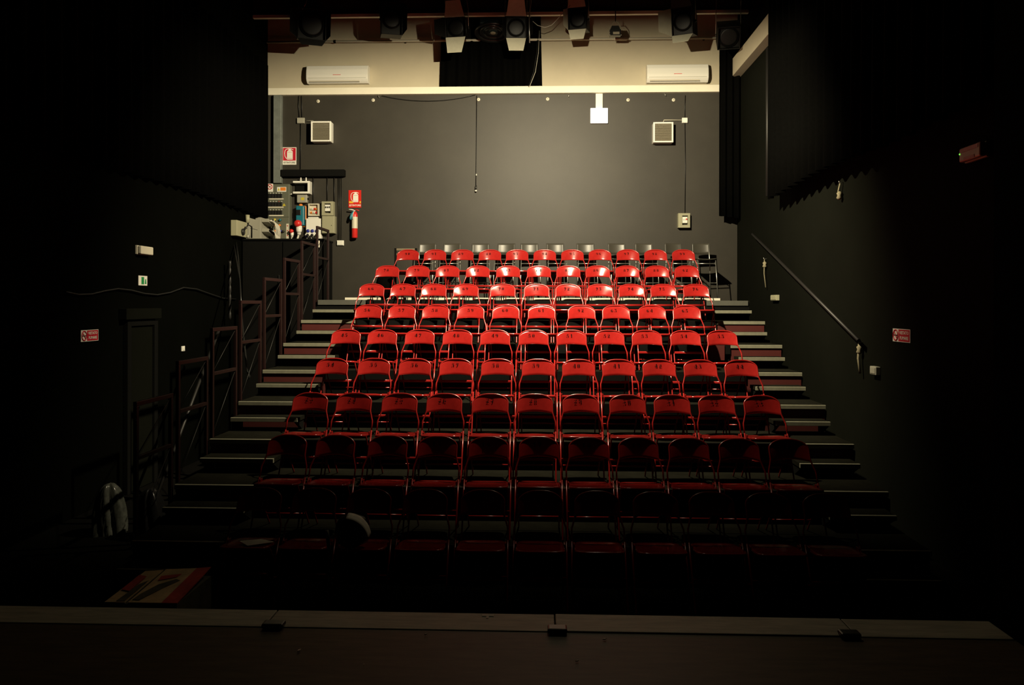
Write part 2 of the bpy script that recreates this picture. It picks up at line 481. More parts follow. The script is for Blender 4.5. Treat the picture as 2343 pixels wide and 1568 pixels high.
# ---- stencilled numerals
def arc(cx, cy, rx, ry, a0, a1, w0=.06, w1=.23, n=9):
    out, inn = [], []
    for k in range(n + 1):
        a = math.radians(a0 + (a1 - a0) * k / n); c, s_ = math.cos(a), math.sin(a)
        w = w0 + (w1 - w0) * abs(c) ** 1.3
        out.append((cx + rx * c, cy + ry * s_)); inn.append((cx + (rx - w) * c, cy + (ry - w * .55) * s_))
    return [(out[k], out[k + 1], inn[k + 1], inn[k]) for k in range(n)]
def bar(x0, y0, x1, y1, w, n=1):
    d = Vector((x1 - x0, y1 - y0)); d.normalize(); p = Vector((-d.y, d.x)) * w / 2
    return [((x0 + p.x, y0 + p.y), (x1 + p.x, y1 + p.y), (x1 - p.x, y1 - p.y), (x0 - p.x, y0 - p.y))]
DIG = {
 '0': arc(.3, .5, .28, .5, 104, 256) + arc(.3, .5, .28, .5, -76, 76),
 '1': bar(.32, 0, .32, 1, .21) + bar(.06, .76, .24, .92, .08),
 '2': arc(.28, .72, .26, .27, -35, 60) + bar(.42, .52, .12, .17, .12) + bar(.04, .07, .58, .07, .14) + bar(.04, .74, .20, .80, .15),
 '3': bar(.06, .93, .54, .93, .13) + bar(.46, .82, .28, .60, .06) + arc(.26, .29, .30, .29, -80, 72) + bar(.0, .2, .14, .12, .14),
 '4': bar(.34, .92, .05, .40, .07) + bar(.0, .27, .60, .27, .12) + bar(.44, 0, .44, .19, .20) + bar(.44, .36, .44, 1, .20),
 '5': bar(.10, .92, .52, .92, .15) + bar(.12, .80, .11, .56, .07) + arc(.26, .29, .30, .29, -80, 72) + bar(.0, .2, .14, .12, .14),
 '6': arc(.3, .5, .28, .5, 104, 256) + arc(.3, .28, .28, .27, -76, 76) + bar(.38, .86, .50, .80, .13),
 '7': bar(.04, .91, .58, .91, .17) + bar(.50, .76, .24, .0, .16),
 '8': arc(.3, .74, .23, .25, 104, 256, .05, .14) + arc(.3, .74, .23, .25, -76, 76, .05, .14) + arc(.3, .26, .28, .27, 104, 256) + arc(.3, .26, .28, .27, -76, 76),
 '9': arc(.3, .72, .28, .27, 104, 256) + arc(.3, .5, .28, .5, -76, 76) + bar(.10, .20, .22, .14, .13),
}
def digit_meshes(txt, ox):
    h = .040; wd_ = .030; gap = .046
    n = len(txt); x0 = ox - (gap * (n - 1) + wd_) / 2; out = []
    for k, ch in enumerate(txt):
        m = MB()
        for quad in DIG[ch]:
            m.add([panel(x0 + k * gap + u * wd_ / .6, .47 + v * h / HB) + Vector((0, -.0045, .002)) for (u, v) in quad], [(0, 1, 2, 3)])
        out.append(m.mesh('digit', 'stencil'))
    return out

ROWS = [
 (8, 573, [90, 91, 89, 80, 93, 94, 95, 96, 97, 98, 99], [937, 999, 1060, 1123, 1185, 1248, 1310, 1372, 1433, 1495, 1558]),
 (7, 606, [78, 79, 81, 82, 83, 84, 85, 86, 87, 88, 62], [888, 957, 1025, 1094, 1163, 1234, 1301, 1369, 1434, 1501, 1568]),
 (6, 646, [66, 67, 68, 69, 70, 71, 72, 73, 74, 75, 76], [854, 925, 991, 1067, 1151, 1230, 1297, 1376, 1441, 1515, 1591]),
 (5, 692, [56, 57, 58, 59, 60, 61, 92, 63, 64, 65], [847, 923, 995, 1078, 1158, 1239, 1331, 1408, 1490, 1569]),
 (4, 752, list(range(45, 56)), [794, 877, 962, 1048, 1134, 1221, 1307, 1393, 1479, 1566, 1651]),
 (3, 818, list(range(34, 45)), [763, 858, 951, 1044, 1139, 1234, 1322, 1414, 1507, 1600, 1692]),
 (2, 898, list(range(23, 34)), [713, 813, 917, 1018, 1123, 1224, 1328, 1434, 1540, 1636, 1737]),
 (1, 997, list(range(12, 23)), [662, 769, 889, 1003, 1119, 1233, 1347, 1459, 1574, 1687, 1799]),
 (0, 1125, list(range(1, 12)), [599, 724, 847, 975, 1106, 1236, 1365, 1504, 1626, 1752, 1880]),
]
ROWNAME = {0: 'front row', 1: 'second row', 2: 'third row', 3: 'fourth row', 4: 'fifth row', 5: 'sixth row', 6: 'seventh row', 7: 'eighth row', 8: 'topmost red row'}
CHAIRS = {}
def make_chair(num, loc, rz, label):
    t = tag(empty('folding_chair', loc, rz), label, 'chair', 'red folding chairs on the tiers')
    b = link('backrest', CM['backrest'], t)
    md = b.modifiers.new('solid', 'SOLIDIFY'); md.thickness = .0025; md.offset = -1
    for me in digit_meshes(str(num), random.uniform(-.028, -.004)): link('digit', me, b)
    link('back_frame', CM['back_frame'], t)
    for k in ('front_l', 'front_r', 'rear_l', 'rear_r'): link('leg', CM[k], t)
    link('crossbar', CM['front_bar'], t); link('crossbar', CM['rear_bar'], t)
    link('seat', CM['seat'], t); link('hinge', CM['hinge_l'], t); link('hinge', CM['hinge_r'], t)
    return t
TOPY = fy(.795)
for (i, py, nums, cx) in ROWS:
    xs = [PY(c, py, YB(i)).x for c in cx]
    for it in range(60):                     # keep neighbours from running into one another
        for k in range(len(xs) - 1):
            g = .432 - (xs[k + 1] - xs[k])
            if g > 0: xs[k] -= g / 2; xs[k + 1] += g / 2
    for k, (n, x) in enumerate(zip(nums, xs)):
        if i == 0:
            lab = 'dark red folding chair, %s from the left in the front row below the stage edge' % ORD[k]
        else:
            lab = 'red folding chair stencilled %d, %s from the left in the %s' % (n, ORD[k], ROWNAME[i])
        CHAIRS[n] = make_chair(n, (x, YB(i) - TOPY + random.uniform(-.012, .012), ZT(i) + .005), math.radians(random.uniform(-1.0, 1.0)), lab)

# ================================================================== HIGH STOOLS ALONG THE WALL
def stool_meshes():
    M = {}
    m = MB()
    def bk(u, v):
        x = (u - .5) * .300
        return Vector((x, .175 + .030 * (1 - (2 * u - 1) ** 2) + .02 * v, .775 + .175 * v + (.012 * (1 - (2 * u - 1) ** 2) * -1 if v == 0 else 0)))
    m.grid(bk, 12, 5); M['backrest'] = m.mesh('backrest', 'stool_ply')
    m = MB()
    def st(u, v):
        x = (u - .5) * .33; y = -.17 + .34 * v
        return Vector((x, y, .655 + .012 * (2 * u - 1) ** 2 - .03 * max(0, .2 - v) ))
    m.grid(st, 8, 8); M['seat'] = m.mesh('seat', 'stool_ply')
    for sx, a, b_ in ((-1, 'fl', 'bl'), (1, 'fr', 'br')):
        M[a] = MB().tube([(sx * .155, -.13, .648), (sx * .178, -.19, .001)], .0085, 8).mesh('leg', 'steel')
        M[b_] = MB().tube([(sx * .142, .20, .95), (sx * .142, .165, .70), (sx * .145, .15, .63), (sx * .165, .19, .001)], .0085, 8).mesh('leg', 'steel')
    M['rung'] = MB().tube([(-.157, -.136, .585), (.157, -.136, .585)], .008, 8).mesh('rung', 'steel')
    M['foot'] = MB().tube([(-.169, -.166, .26), (.169, -.166, .26)], .008, 8).mesh('footrest', 'steel')
    M['side_l'] = MB().tube([(-.160, -.13, .60), (-.150, .155, .60)], .007, 8).mesh('side_rail', 'steel')
    M['side_r'] = MB().tube([(.160, -.13, .60), (.150, .155, .60)], .007, 8).mesh('side_rail', 'steel')
    for me in M.values():
        bm = bmesh.new(); bm.from_mesh(me); bmesh.ops.recalc_face_normals(bm, faces=bm.faces); bm.to_mesh(me); bm.free()
    return M
SM = stool_meshes()
prev = None
for k, px in enumerate([976, 1033, 1101, 1156, 1213, 1273, 1341, 1414, 1476, 1547, 1606]):
    x = PY(px, 566, 13.36).x
    t = tag(empty('high_stool', (x, 13.18, ZT(8) + .0405), math.radians([-4, -3, 3, -6, 4, 6, 3, 7, 6, 16, 5][k])),
            'black-backed high stool with grey steel legs, %s from the left along the back wall' % ORD[k], 'stool', 'high stools along the back wall')
    for nm in ('backrest', 'seat'):
        o = link(nm, SM[nm], t); md = o.modifiers.new('solid', 'SOLIDIFY'); md.thickness = .012; md.offset = 1 if nm == 'seat' else 0
    for nm in ('fl', 'fr', 'bl', 'br'): link('leg', SM[nm], t)
    link('rung', SM['rung'], t); link('footrest', SM['foot'], t); link('side_rail', SM['side_l'], t); link('side_rail', SM['side_r'], t)
# small slat-backed dark chair standing sideways beside chair 90
p = PY(906, 590, 12.5)
t = tag(empty('slatted_chair', (p.x + .13, 12.5, ZT(8))), 'dark wooden chair with pale back slats, beside red chair 90', 'chair')
for x in (-.17, .17):
    MB().box(x - .016, x + .016, .15, .19, .001, .86).build('leg', 'black_paint', t, bevel=.004)
    MB().box(x - .016, x + .016, -.19, -.15, .001, .44).build('leg', 'black_paint', t, bevel=.004)
for z in (.82, .74):
    MB().box(-.153, .153, .158, .178, z, z + .035).build('slat', 'timber', t, bevel=.003)
MB().box(-.19, .19, -.2, .148, .44, .47).build('seat', 'black_paint', t, bevel=.005)
p = PY(903, 615, 12.3)
m = MB()
m.grid(lambda u, v: Vector((.13 * math.sin(PI * v) ** .5 * math.cos(2 * PI * u) * (1 + .15 * math.sin(5 * u * 2 * PI)), .12 * math.sin(PI * v) ** .5 * math.sin(2 * PI * u), .46 * v)), 20, 10)
tag(m.build('cloth_bag', 'black_cloth', loc=(p.x - .12, 12.08, ZT(8) + .001)), 'slumped black bag on the top tier, left of red chair 90', 'bag')

# ================================================================== THINGS ON THE BACK WALL
YF = YW - .003
def wrect(px0, py0, px1, py1, y):
    a = PY(px0, py1, y); b = PY(px1, py0, y)
    return a.x, b.x, a.z, b.z                      # x0,x1,z0,z1
def wbox(name, m, px, depth, parent=None, back=YF, bevel=.004):
    """box against the wall whose FRONT face fills the pixel rectangle px"""
    x0, x1, z0, z1 = wrect(*px, back - depth)
    o = MB().box(x0, x1, back - depth, back, z0, z1).build(name, m, parent, bevel=bevel)
    return o
def wthing(name, px, depth, label, cat, group=None):
    x0, x1, z0, z1 = wrect(*px, YF - depth)
    return tag(empty(name, ((x0 + x1) / 2, YF, z0)), label, cat, group), (x0, x1, z0, z1)
def sub(parent, mb, name, m, bevel=0.0, **kw):
    """mesh given in world coordinates, parented without moving"""
    o = mb.build(name, m, bevel=bevel, **kw)
    o.parent = parent
    o.matrix_parent_inverse = Matrix.Translation(parent.location).inverted() if parent.rotation_euler.z == 0 else parent.matrix_basis.inverted()
    return o

# --- air conditioners
for px, side in (((700, 146, 841, 189), 'left'), ((1481, 143, 1622, 187), 'right')):
    d = .20
    t, (x0, x1, z0, z1) = wthing('air_conditioner', px, d, 'white wall air conditioner on the cream wall, %s of the black curtain' % side, 'air conditioner', 'air conditioners')
    yb = YF; h = z1 - z0
    prof = [(yb, z1 - .005), (yb - .10, z1), (yb - .165, z1 - .02), (yb - .19, z1 - .09), (yb - d, z0 + h * .42), (yb - d + .004, z0 + h * .20), (yb - .17, z0 + .03), (yb - .13, z0), (yb, z0 + .01)]
    sub(t, MB().prism([(x0, y, z) for y, z in prof], (x1 - x0, 0, 0)), 'casing', 'white_plastic', bevel=.008)
    sub(t, MB().box(x0 + .03, x1 - .03, yb - d + .000, yb - d + .01, z0 + h * .235, z0 + h * .252), 'panel_seam', 'grey_plastic')
    sub(t, MB().prism([(x0 + .05, yb - .186, z0 + .055), (x0 + .05, yb - .178, z0 + .055), (x0 + .05, yb - .155, z0 + .018), (x0 + .05, yb - .163, z0 + .014)], (x1 - x0 - .20, 0, 0)), 'louvre', 'ivory_plastic')
    sub(t, MB().box(x0 + .05, x1 - .15, yb - .176, yb - .168, z0 + .012, z0 + .02), 'outlet_slot', 'print_grey')
    xm = (x0 + x1) / 2
    sub(t, MB().box(xm - .07, xm + .07, yb - d - .002, yb - d + .004, z0 + h * .40, z0 + h * .425), 'red_badge', 'red_plastic')
# --- square wall fans
for px, side in (((711, 277, 757, 324), 'left'), ((1495, 279, 1541, 326), 'right')):
    d = .19
    t, (x0, x1, z0, z1) = wthing('wall_fan', px, d, 'square white ventilation box with a beige slatted grille, %s end of the dark wall' % side, 'ventilator', 'square ventilation boxes')
    y0 = YF - d
    sub(t, MB().box(x0, x1, y0 + .03, YF, z0, z1), 'casing', 'white_plastic', bevel=.015)
    b_ = .028
    m = MB(); m.box(x0, x0 + b_, y0, y0 + .03, z0, z1); m.box(x1 - b_, x1, y0, y0 + .03, z0, z1)
    m.box(x0 + b_, x1 - b_, y0, y0 + .03, z0, z0 + b_); m.box(x0 + b_, x1 - b_, y0, y0 + .03, z1 - b_, z1)
    sub(t, m, 'front_frame', 'white_plastic', bevel=.006)
    n = 16; hz = (z1 - z0 - 2 * b_) / n
    for k in range(n):
        z = z0 + b_ + k * hz
        sub(t, MB().prism([(x0 + b_, y0 + .004, z + .001), (x0 + b_, y0 + .026, z + hz * .8), (x0 + b_, y0 + .026, z + hz * .95), (x0 + b_, y0 + .004, z + hz * .25)], (x1 - x0 - 2 * b_, 0, 0)), 'slat', 'grille')
# --- junction boxes beside the fans
for px, lab in (((679, 269, 696, 282), 'small grey square junction box left of the left ventilation box'),
                ((1561, 269, 1574, 281), 'small white square junction box right of the right ventilation box')):
    t, (x0, x1, z0, z1) = wthing('junction_box', px, .05, lab, 'junction box', 'junction boxes')
    sub(t, MB().box(x0, x1, YF - .04, YF, z0, z1), 'body', 'grey_plastic' if px[0] < 1000 else 'white_plastic', bevel=.004)
    sub(t, MB().box(x0 + .004, x1 - .004, YF - .05, YF - .0405, z0 + .004, z1 - .004), 'lid', 'grey_plastic' if px[0] < 1000 else 'white_plastic', bevel=.003)
    for sx in (x0 + .012, x1 - .012):
        for sz in (z0 + .012, z1 - .012):
            sub(t, MB().lathe([(.004, -.0525), (.004, -.05)], 8, (sx, YF, sz), 'y'), 'screw', 'steel')
def cable(name, pts, r, m, label, cat='cable', n=6):
    return tag(MB().tube(pts, r, n).build(name, m), label, cat)
def wp(px, py, off=.02): return PY(px, py, YF - off)
cable('conduit', [wp(700, 276, .02), wp(716, 276, .02), wp(718, 280, .02)], .006, 'grey_plastic', 'short grey conduit from the left junction box to the ventilation box', 'conduit')
cable('conduit', [wp(1518, 279, .02), wp(1519, 275, .02), wp(1560, 275, .02)], .008, 'ivory_plastic', 'thin pale conduit between the right ventilation box and its junction box', 'conduit')
cable('wall_cable', [wp(684, 219), wp(683, 240), wp(685, 268)], .006, 'black_cable', 'black cable from the cream beam down to the left junction box')
cable('wall_cable', [wp(690, 219), wp(690.5, 240), wp(691, 268)], .006, 'black_cable', 'second black cable close beside it, down to the left junction box')
cable('wall_cable', [wp(688, 283), wp(688, 330), wp(687.5, 387)], .006, 'black_cable', 'black cable from the left junction box to the black trunking')
cable('wall_cable', [wp(1568, 218), wp(1567, 240), wp(1567, 268)], .006, 'black_cable', 'black cable from the cream beam to the right junction box')
cable('wall_cable', [wp(1567, 282), wp(1568, 380), wp(1567, 488)], .006, 'black_cable', 'black cable from the right junction box down to the breaker box')
# --- hanging lead with a bulb holder and the sagging wire beside it
t = tag(empty('hanging_lead', wp(1090, 219, .06)), 'thin black lead hanging in the middle of the dark wall, with a small metal end', 'cable')
sub(t, MB().tube([wp(1091, 218, .05), wp(1090.5, 300, .05), wp(1089.5, 398, .05), wp(1089, 424, .05)], .005, 6), 'lead', 'black_cable')
e = wp(1089, 430, .05)
sub(t, MB().lathe([(.004, .05), (.014, .04), (.018, 0), (.014, -.035), (.006, -.045)], 10, e), 'bulb_holder', 'black_gloss')
sub(t, MB().lathe([(.012, -.036), (.019, -.045), (.019, -.058), (.010, -.068)], 12, e), 'bulb', 'white_plastic')
e = wp(1090, 400, .05)
sub(t, MB().lathe([(.006, .015), (.010, .005), (.010, -.012), (.005, -.016)], 10, e), 'clip', 'white_plastic')
pts = []
for k in range(13):
    u = k / 12; pts.append(wp(874 + (1088 - 874) * u, 219 + 52 * u * (1 - u) - 2 * u, .04))
cable('sagging_wire', pts, .005, 'black_cable', 'thin black wire sagging under the cream beam, left of the hanging lead')
# --- round white wall knobs
KN = [(728, 232), (854, 229.5), (1095, 228), (1253, 227), (1437, 229), (1541, 229)]
for k, (px, py) in enumerate(KN):
    t = tag(empty('wall_disc', wp(px, py, 0)), 'small round white disc under the cream beam, %s from the left of six' % ORD[k], 'disc', 'white discs under the beam')
    q = wp(px, py, 0)
    sub(t, MB().lathe([(.030, 0), (.032, -.006), (.028, -.014), (.018, -.017)], 16, q, 'y'), 'disc', 'ivory_plastic')
    sub(t, MB().lathe([(.010, -.017), (.009, -.026)], 10, q, 'y'), 'hub', 'grey_plastic')
for px, py, lab in ((866, 221, 'small steel hook under the cream beam, right of the second white disc'), (1300, 219, 'small steel hook under the cream beam, right of the fourth white disc'), (1521, 217, 'small steel hook under the cream beam, left of the sixth white disc')):
    q = wp(px, py, .03)
    tag(MB().tube([q + Vector((0, .028, .03)), q + Vector((0, -.01, .015)), q + Vector((.008, -.012, -.012)), q + Vector((.02, -.006, -.018))], .006, 6).build('wall_hook', 'steel'), lab, 'hook')
# --- lit white emergency lamp hanging from the beam on trunking
t, (x0, x1, z0, z1) = wthing('emergency_lamp', (1351, 247, 1391, 282), .07, 'glowing white square emergency lamp hung below the cream beam', 'lamp')
sub(t, MB().box(x0, x1, YF - .05, YF, z0, z1), 'back_box', 'white_plastic', bevel=.006)
sub(t, MB().box(x0, x1, YF - .07, YF - .0505, z0, z1), 'diffuser', 'lit_panel', bevel=.008)
a0, a1, b0, b1 = wrect(1363, 217, 1379, 249, YF - .03)
tag(MB().box(a0, a1, YF - .03, YF, z1 + .002, ZBEAM - .002).build('cable_trunking', 'white_plastic', bevel=.003), 'short white cable trunking from the beam to the emergency lamp', 'trunking')
# --- breaker box on the right
def breaker_box(px, lab, window, m='khaki_box'):
    d = .11
    t, (x0, x1, z0, z1) = wthing('breaker_box', px, d, lab, 'breaker box')
    y0 = YF - d; w = x1 - x0; h = z1 - z0
    wx0, wx1, wz0, wz1 = x0 + w * window[0], x0 + w * window[1], z0 + h * window[2], z0 + h * window[3]
    mm = MB(); mm.box(x0, wx0, y0, YF, z0, z1); mm.box(wx1, x1, y0, YF, z0, z1)
    mm.box(wx0, wx1, y0, YF, z0, wz0); mm.box(wx0, wx1, y0, YF, wz1, z1)
    sub(t, mm, 'case', m)
    sub(t, MB().box(wx0, wx1, YF - .02, YF, wz0, wz1), 'recess', 'print_grey')
    sub(t, MB().box(wx0 + .006, wx1 - .006, y0 + .02, YF - .021, wz0 + (wz1 - wz0) * .22, wz1 - .02), 'breaker', 'white_plastic', bevel=.003)
    zz = (wz0 + wz1) / 2 + .02
    n = 3
    for k in range(n):
        xx = wx0 + (wx1 - wx0) * (k + .8) / (n + .6)
        sub(t, MB().box(xx - .008, xx + .008, y0 + .005, y0 + .021, zz - .012, zz + .014), 'switch_lever', 'print_black' if m == 'khaki_box' and px[0] < 1000 else ('red_plastic' if k == 2 else 'white_plastic'))
    return t
breaker_box((1552, 488, 1579, 521), 'khaki breaker box with a small window, alone on the right of the dark wall', (.33, .82, .18, .84))

# --- the electrical corner at the left
XC = wrect(643, 388, 788, 404, YF - .10)
tag(MB().box(XC[0], XC[1], YF - .12, YF, XC[2], XC[3]).build('black_trunking', 'black_paint', bevel=.004), 'long black horizontal trunking above the electrical boxes', 'trunking')
q = wrect(627, 219, 645, 419.5, YF - .06)
tag(MB().box(q[0], q[1], YF - .10, YF, q[2], ZBEAM - .003).build('steel_duct', 'galvanised', bevel=.004), 'tall grey metal duct in the left corner below the beam', 'duct')
# fire extinguisher signs
def extinguisher_icon(parent, cx, cz, s, y, m):
    """white pictogram: cylinder with shoulder, lever and hose"""
    body = [(-.26, -.5), (.26, -.5), (.26, .22), (.20, .30), (.10, .34), (.10, .42), (.30, .36), (.33, .40), (.10, .50), (-.10, .50), (-.12, .34), (-.20, .30), (-.26, .22)]
    sub(parent, MB().prism([(cx + a * s, y, cz + b * s) for a, b in body], (0, .0015, 0)), 'pictogram', m)
    hose = [(-.08, .46), (-.30, .44), (-.44, .32), (-.48, .05), (-.44, -.22), (-.30, -.44)]
    sub(parent, MB().tube([(cx + a * s, y + .001, cz + b * s) for a, b in hose], .022 * s * 1.6, 6), 'hose', m)
    for zz in (.16, -.40):
        sub(parent, MB().box(cx - .22 * s, cx + .22 * s, y - .001, y, cz + zz * s, cz + (zz + .02) * s), 'printed_line', 'sign_crimson')
t, (x0, x1, z0, z1) = wthing('extinguisher_sign', (646, 337, 678, 377), .006, 'red and white fire extinguisher sign on the wall above the black trunking', 'sign')
sub(t, MB().box(x0, x1, YF - .004, YF, z0, z1), 'plate', 'sign_white')
h = z1 - z0; w = x1 - x0
sub(t, MB().box(x0 + .012, x1 - .012, YF - .0055, YF - .004, z0 + h * .235, z1 - .012), 'red_field', 'sign_crimson')
extinguisher_icon(t, (x0 + x1) / 2 + .01, z0 + h * .61, h * .64, YF - .0075, 'sign_white')
def word(parent, txt, cx, cz, y, size, m, sx=1.0, bold=.001):
    o = text_mesh('lettering', txt, size, m, None, (cx, y, cz), (PI / 2, 0, 0), sx=sx, bold=bold)
    o.parent = parent; o.matrix_parent_inverse = Matrix.Translation(parent.location).inverted(); return o
word(t, 'ESTINTORE', (x0 + x1) / 2, z0 + h * .115, YF - .006, .042, 'print_grey')
t, (x0, x1, z0, z1) = wthing('extinguisher_sign', (797, 435, 826, 475), .02, 'orange-red fire extinguisher sign directly above the extinguisher', 'sign')
h = z1 - z0; w = x1 - x0
sub(t, MB().box(x0, x1, YF - .006, YF, z0, z1), 'plate', 'sign_red')
extinguisher_icon(t, (x0 + x1) / 2 + .015, z0 + h * .60, h * .58, YF - .0085, 'sign_white')
sub(t, MB().box(x0 + .01, x0 + .085, YF - .0075, YF - .006, z0 + h * .25, z0 + h * .37), 'yellow_label', 'sign_yellow')
sub(t, MB().box(x1 - .03, x1 - .006, YF - .0075, YF - .006, z0 + h * .25, z0 + h * .37), 'yellow_label', 'sign_yellow')
word(t, 'ESTINTORE', (x0 + x1) / 2 + .004, z0 + h * .125, YF - .0075, .041, 'sign_white')
# fire extinguisher
q = PY(811.5, 545, YF - .09)
t = tag(empty('fire_extinguisher', (q.x, YF - .09, q.z)), 'red fire extinguisher with a pale label hanging on the dark wall', 'fire extinguisher')
r = .052; hb = PY(811, 484, YF - .09).z - q.z
MB().lathe([(r - .008, 0), (r, .012), (r, hb * .86), (r * .8, hb * .95), (r * .35, hb)], 20).build('cylinder', 'red_plastic', t)
MB().lathe([(r + .0012, hb * .36), (r + .0012, hb * .79)], 20, cap=False).build('label_band', 'ivory_plastic', t)
MB().lathe([(.014, hb - .005), (.018, hb + .01), (.012, hb + .03)], 12).build('valve', 'steel', t)
MB().tube([(0, 0, hb + .025), (.03, -.01, hb + .03), (.085, -.015, hb + .012)], .008, 8).build('lever', 'red_plastic', t)
MB().tube([(-.005, 0, hb + .018), (-.05, -.02, hb + .03), (-.10, -.02, hb + .035)], .010, 8).build('nozzle', 'white_plastic', t)
MB().tube([(-.01, -.015, hb + .01), (-.045, -.05, hb - .06), (-.06, -.055, hb - .13), (-.055, -.06, hb - .155)], [.012, .022, .024, .014], 10).build('hose', 'teal_plastic', t)
MB().tube([(.0, -.03, hb + .012), (-.018, -.058, hb - .05), (-.022, -.056, hb - .15)], .006, 6).build('seal_tag', 'white_plastic', t)
MB().box(-.02, .02, .05, .089, hb * .55, hb * .62).build('wall_bracket', 'black_paint', t)
# white socket under the cables
t, (x0, x1, z0, z1) = wthing('wall_socket', (770, 550, 786, 562), .045, 'small white socket box below the extinguisher, left of it', 'socket')
sub(t, MB().box(x0, x1, YF - .03, YF, z0, z1), 'body', 'white_plastic', bevel=.006)
sub(t, MB().box(x0 + .008, x1 - .008, YF - .045, YF - .0305, z0 + .008, z1 - .008), 'cover', 'white_plastic', bevel=.005)
for k, px in enumerate((774, 777, 781)):
    cable('thin_cable', [wp(px, 405), wp(px + .3, 470), wp(px, 549, .03)], .0045, 'black_cable', '%s of three thin dark cables from the trunking down to the white socket' % ORD[k])
for k, (px, py) in enumerate(((717, 465), (749, 460), (765, 470))):
    cable('thin_cable', [wp(px, 405, .03), wp(px, (405 + py) / 2, .03), wp(px, py - 1, .03)], .006, 'black_cable', 'thin black cable from the trunking to the boxes, %s from the left' % ORD[k])

# open white box with two pegs
t, (x0, x1, z0, z1) = wthing('open_box', (670, 414, 708, 443), .16, 'white open-fronted box with two pegs on top, under the black trunking', 'box')
y0 = YF - .16; b_ = .035
m = MB(); m.box(x1 - b_, x1, y0, YF, z0, z1); m.box(x0, x1 - b_, y0, YF, z0, z0 + b_); m.box(x0, x1 - b_, y0, YF, z1 - b_, z1)
sub(t, m, 'shell', 'white_plastic', bevel=.004)
sub(t, MB().box(x0 + .01, x1 - b_, YF - .03, YF, z0 + b_, z1 - b_), 'interior', 'black_paint')
for xx in (.42, .74):
    xp = x0 + (x1 - x0) * xx
    sub(t, MB().lathe([(.017, 0), (.013, .02), (.011, .065), (.006, .07)], 10, (xp, y0 + .06, z1)), 'peg', 'white_plastic')
sub(t, MB().tube([(x0, y0 + .05, z0 + .02), (x0 - .03, y0 + .05, z0 + .0), (x0 - .07, y0 + .05, z0 - .01)], .012, 8), 'cable_gland', 'white_plastic')
# grey box with yellow sticker
t, (x0, x1, z0, z1) = wthing('junction_box', (679, 445, 702, 464), .10, 'grey box with a yellow sticker just below the open white box', 'junction box')
sub(t, MB().box(x0, x1, YF - .10, YF, z0, z1), 'body', 'grey_plastic', bevel=.012)
xm, zm = (x0 + x1) / 2, (z0 + z1) / 2
sub(t, MB().box(xm - .015, xm + .045, YF - .102, YF - .10, zm - .03, zm + .02), 'yellow_sticker', 'yellow_plastic')
sub(t, MB().lathe([(.016, 0), (.016, .02)], 10, (x1, YF - .05, zm), 'x'), 'gland', 'black_paint')
# teal socket unit
t, (x0, x1, z0, z1) = wthing('socket_unit', (677, 471, 695, 516), .14, 'tall teal socket unit with a black window and orange knob', 'socket')
h = z1 - z0
sub(t, MB().box(x0, x1, YF - .14, YF - .03, z0, z1), 'body', 'teal_plastic', bevel=.012)
sub(t, MB().box(x0 + .02, x1 + .012, YF - .03, YF, z0 - .02, z1 + .01), 'backplate', 'orange_plastic', bevel=.006)
sub(t, MB().box(x0 + .006, x0 + .092, YF - .152, YF - .14, z0 + h * .52, z0 + h * .80), 'window', 'black_gloss', bevel=.006)
sub(t, MB().lathe([(.034, 0), (.036, .02), (.028, .035), (.012, .04)], 14, ((x0 + x1) / 2, YF - .09, z1)), 'knob', 'orange_plastic')
# red industrial plug with white body, and a smaller one
def red_plug(px, py, s, lab):
    q = PY(px, py, YF - .205)
    t = tag(empty('industrial_plug', q), lab, 'plug', 'red industrial plugs')
    MB().lathe([(.02 * s, -.075 * s), (.055 * s, -.06 * s), (.066 * s, -.02 * s), (.066 * s, .02 * s), (.05 * s, .05 * s), (.02 * s, .06 * s)], 16, (0, 0, 0), 'y').build('cap', 'red_plastic', t)
    MB().lathe([(.030 * s, -.20 * s), (.036 * s, -.16 * s), (.052 * s, -.12 * s), (.055 * s, -.04 * s)], 14, (.015 * s, .01, 0)).build('body', 'white_plastic', t)
    MB().lathe([(.041 * s, -.155 * s), (.041 * s, -.145 * s)], 14, (.015 * s, .01, 0)).build('ring', 'black_paint', t)
    MB().tube([(.01 * s, .01, -.19 * s), (-.01 * s, 0, -.27 * s), (-.06 * s, -.02, -.40 * s), (-.09 * s, -.02, -.46 * s)], .017 * s, 8).build('lead', 'white_cable', t)
red_plug(682, 512, 1.0, 'large red-capped industrial plug with a white body below the teal socket unit')
red_plug(667, 529, .55, 'small red-capped plug left of the large one, above the black cabinet')
# white socket board with three blue sockets
t, (x0, x1, z0, z1) = wthing('socket_board', (700, 500, 735, 546), .10, 'white socket board with three blue sockets and plugs, left of the khaki boxes', 'socket')
w = x1 - x0
sub(t, MB().box(x0, x1, YF - .10, YF, z0 - .05, z1), 'body', 'white_plastic', bevel=.008)
sub(t, MB().box(x0 + .03, x1 - .06, YF - .09, YF - .01, z1 + .0005, z1 + .028), 'lid', 'white_plastic', bevel=.008)
for k in range(3):
    xx = x0 + w * (.15 + .29 * k); zz = z0 + .135
    sub(t, MB().lathe([(.026, -.125), (.030, -.12), (.030, -.10)], 14, (xx, YF, zz), 'y'), 'socket', 'blue_plastic')
    sub(t, MB().lathe([(.034, -.13), (.036, -.10)], 14, (xx + .01, YF, zz - .075), 'y'), 'socket_ring', 'white_plastic')
    sub(t, MB().tube([(xx + .01, YF - .11, zz - .07), (xx + .012, YF - .19, zz - .075), (xx + .03, YF - .20, zz - .11), (xx + .035, YF - .20, zz - .15)], .019, 8), 'plug', 'black_gloss')
sub(t, MB().lathe([(.03, -.13), (.036, -.06), (.036, 0)], 14, (x0 + .02, YF, z0 + .06), 'y'), 'side_socket', 'white_plastic')
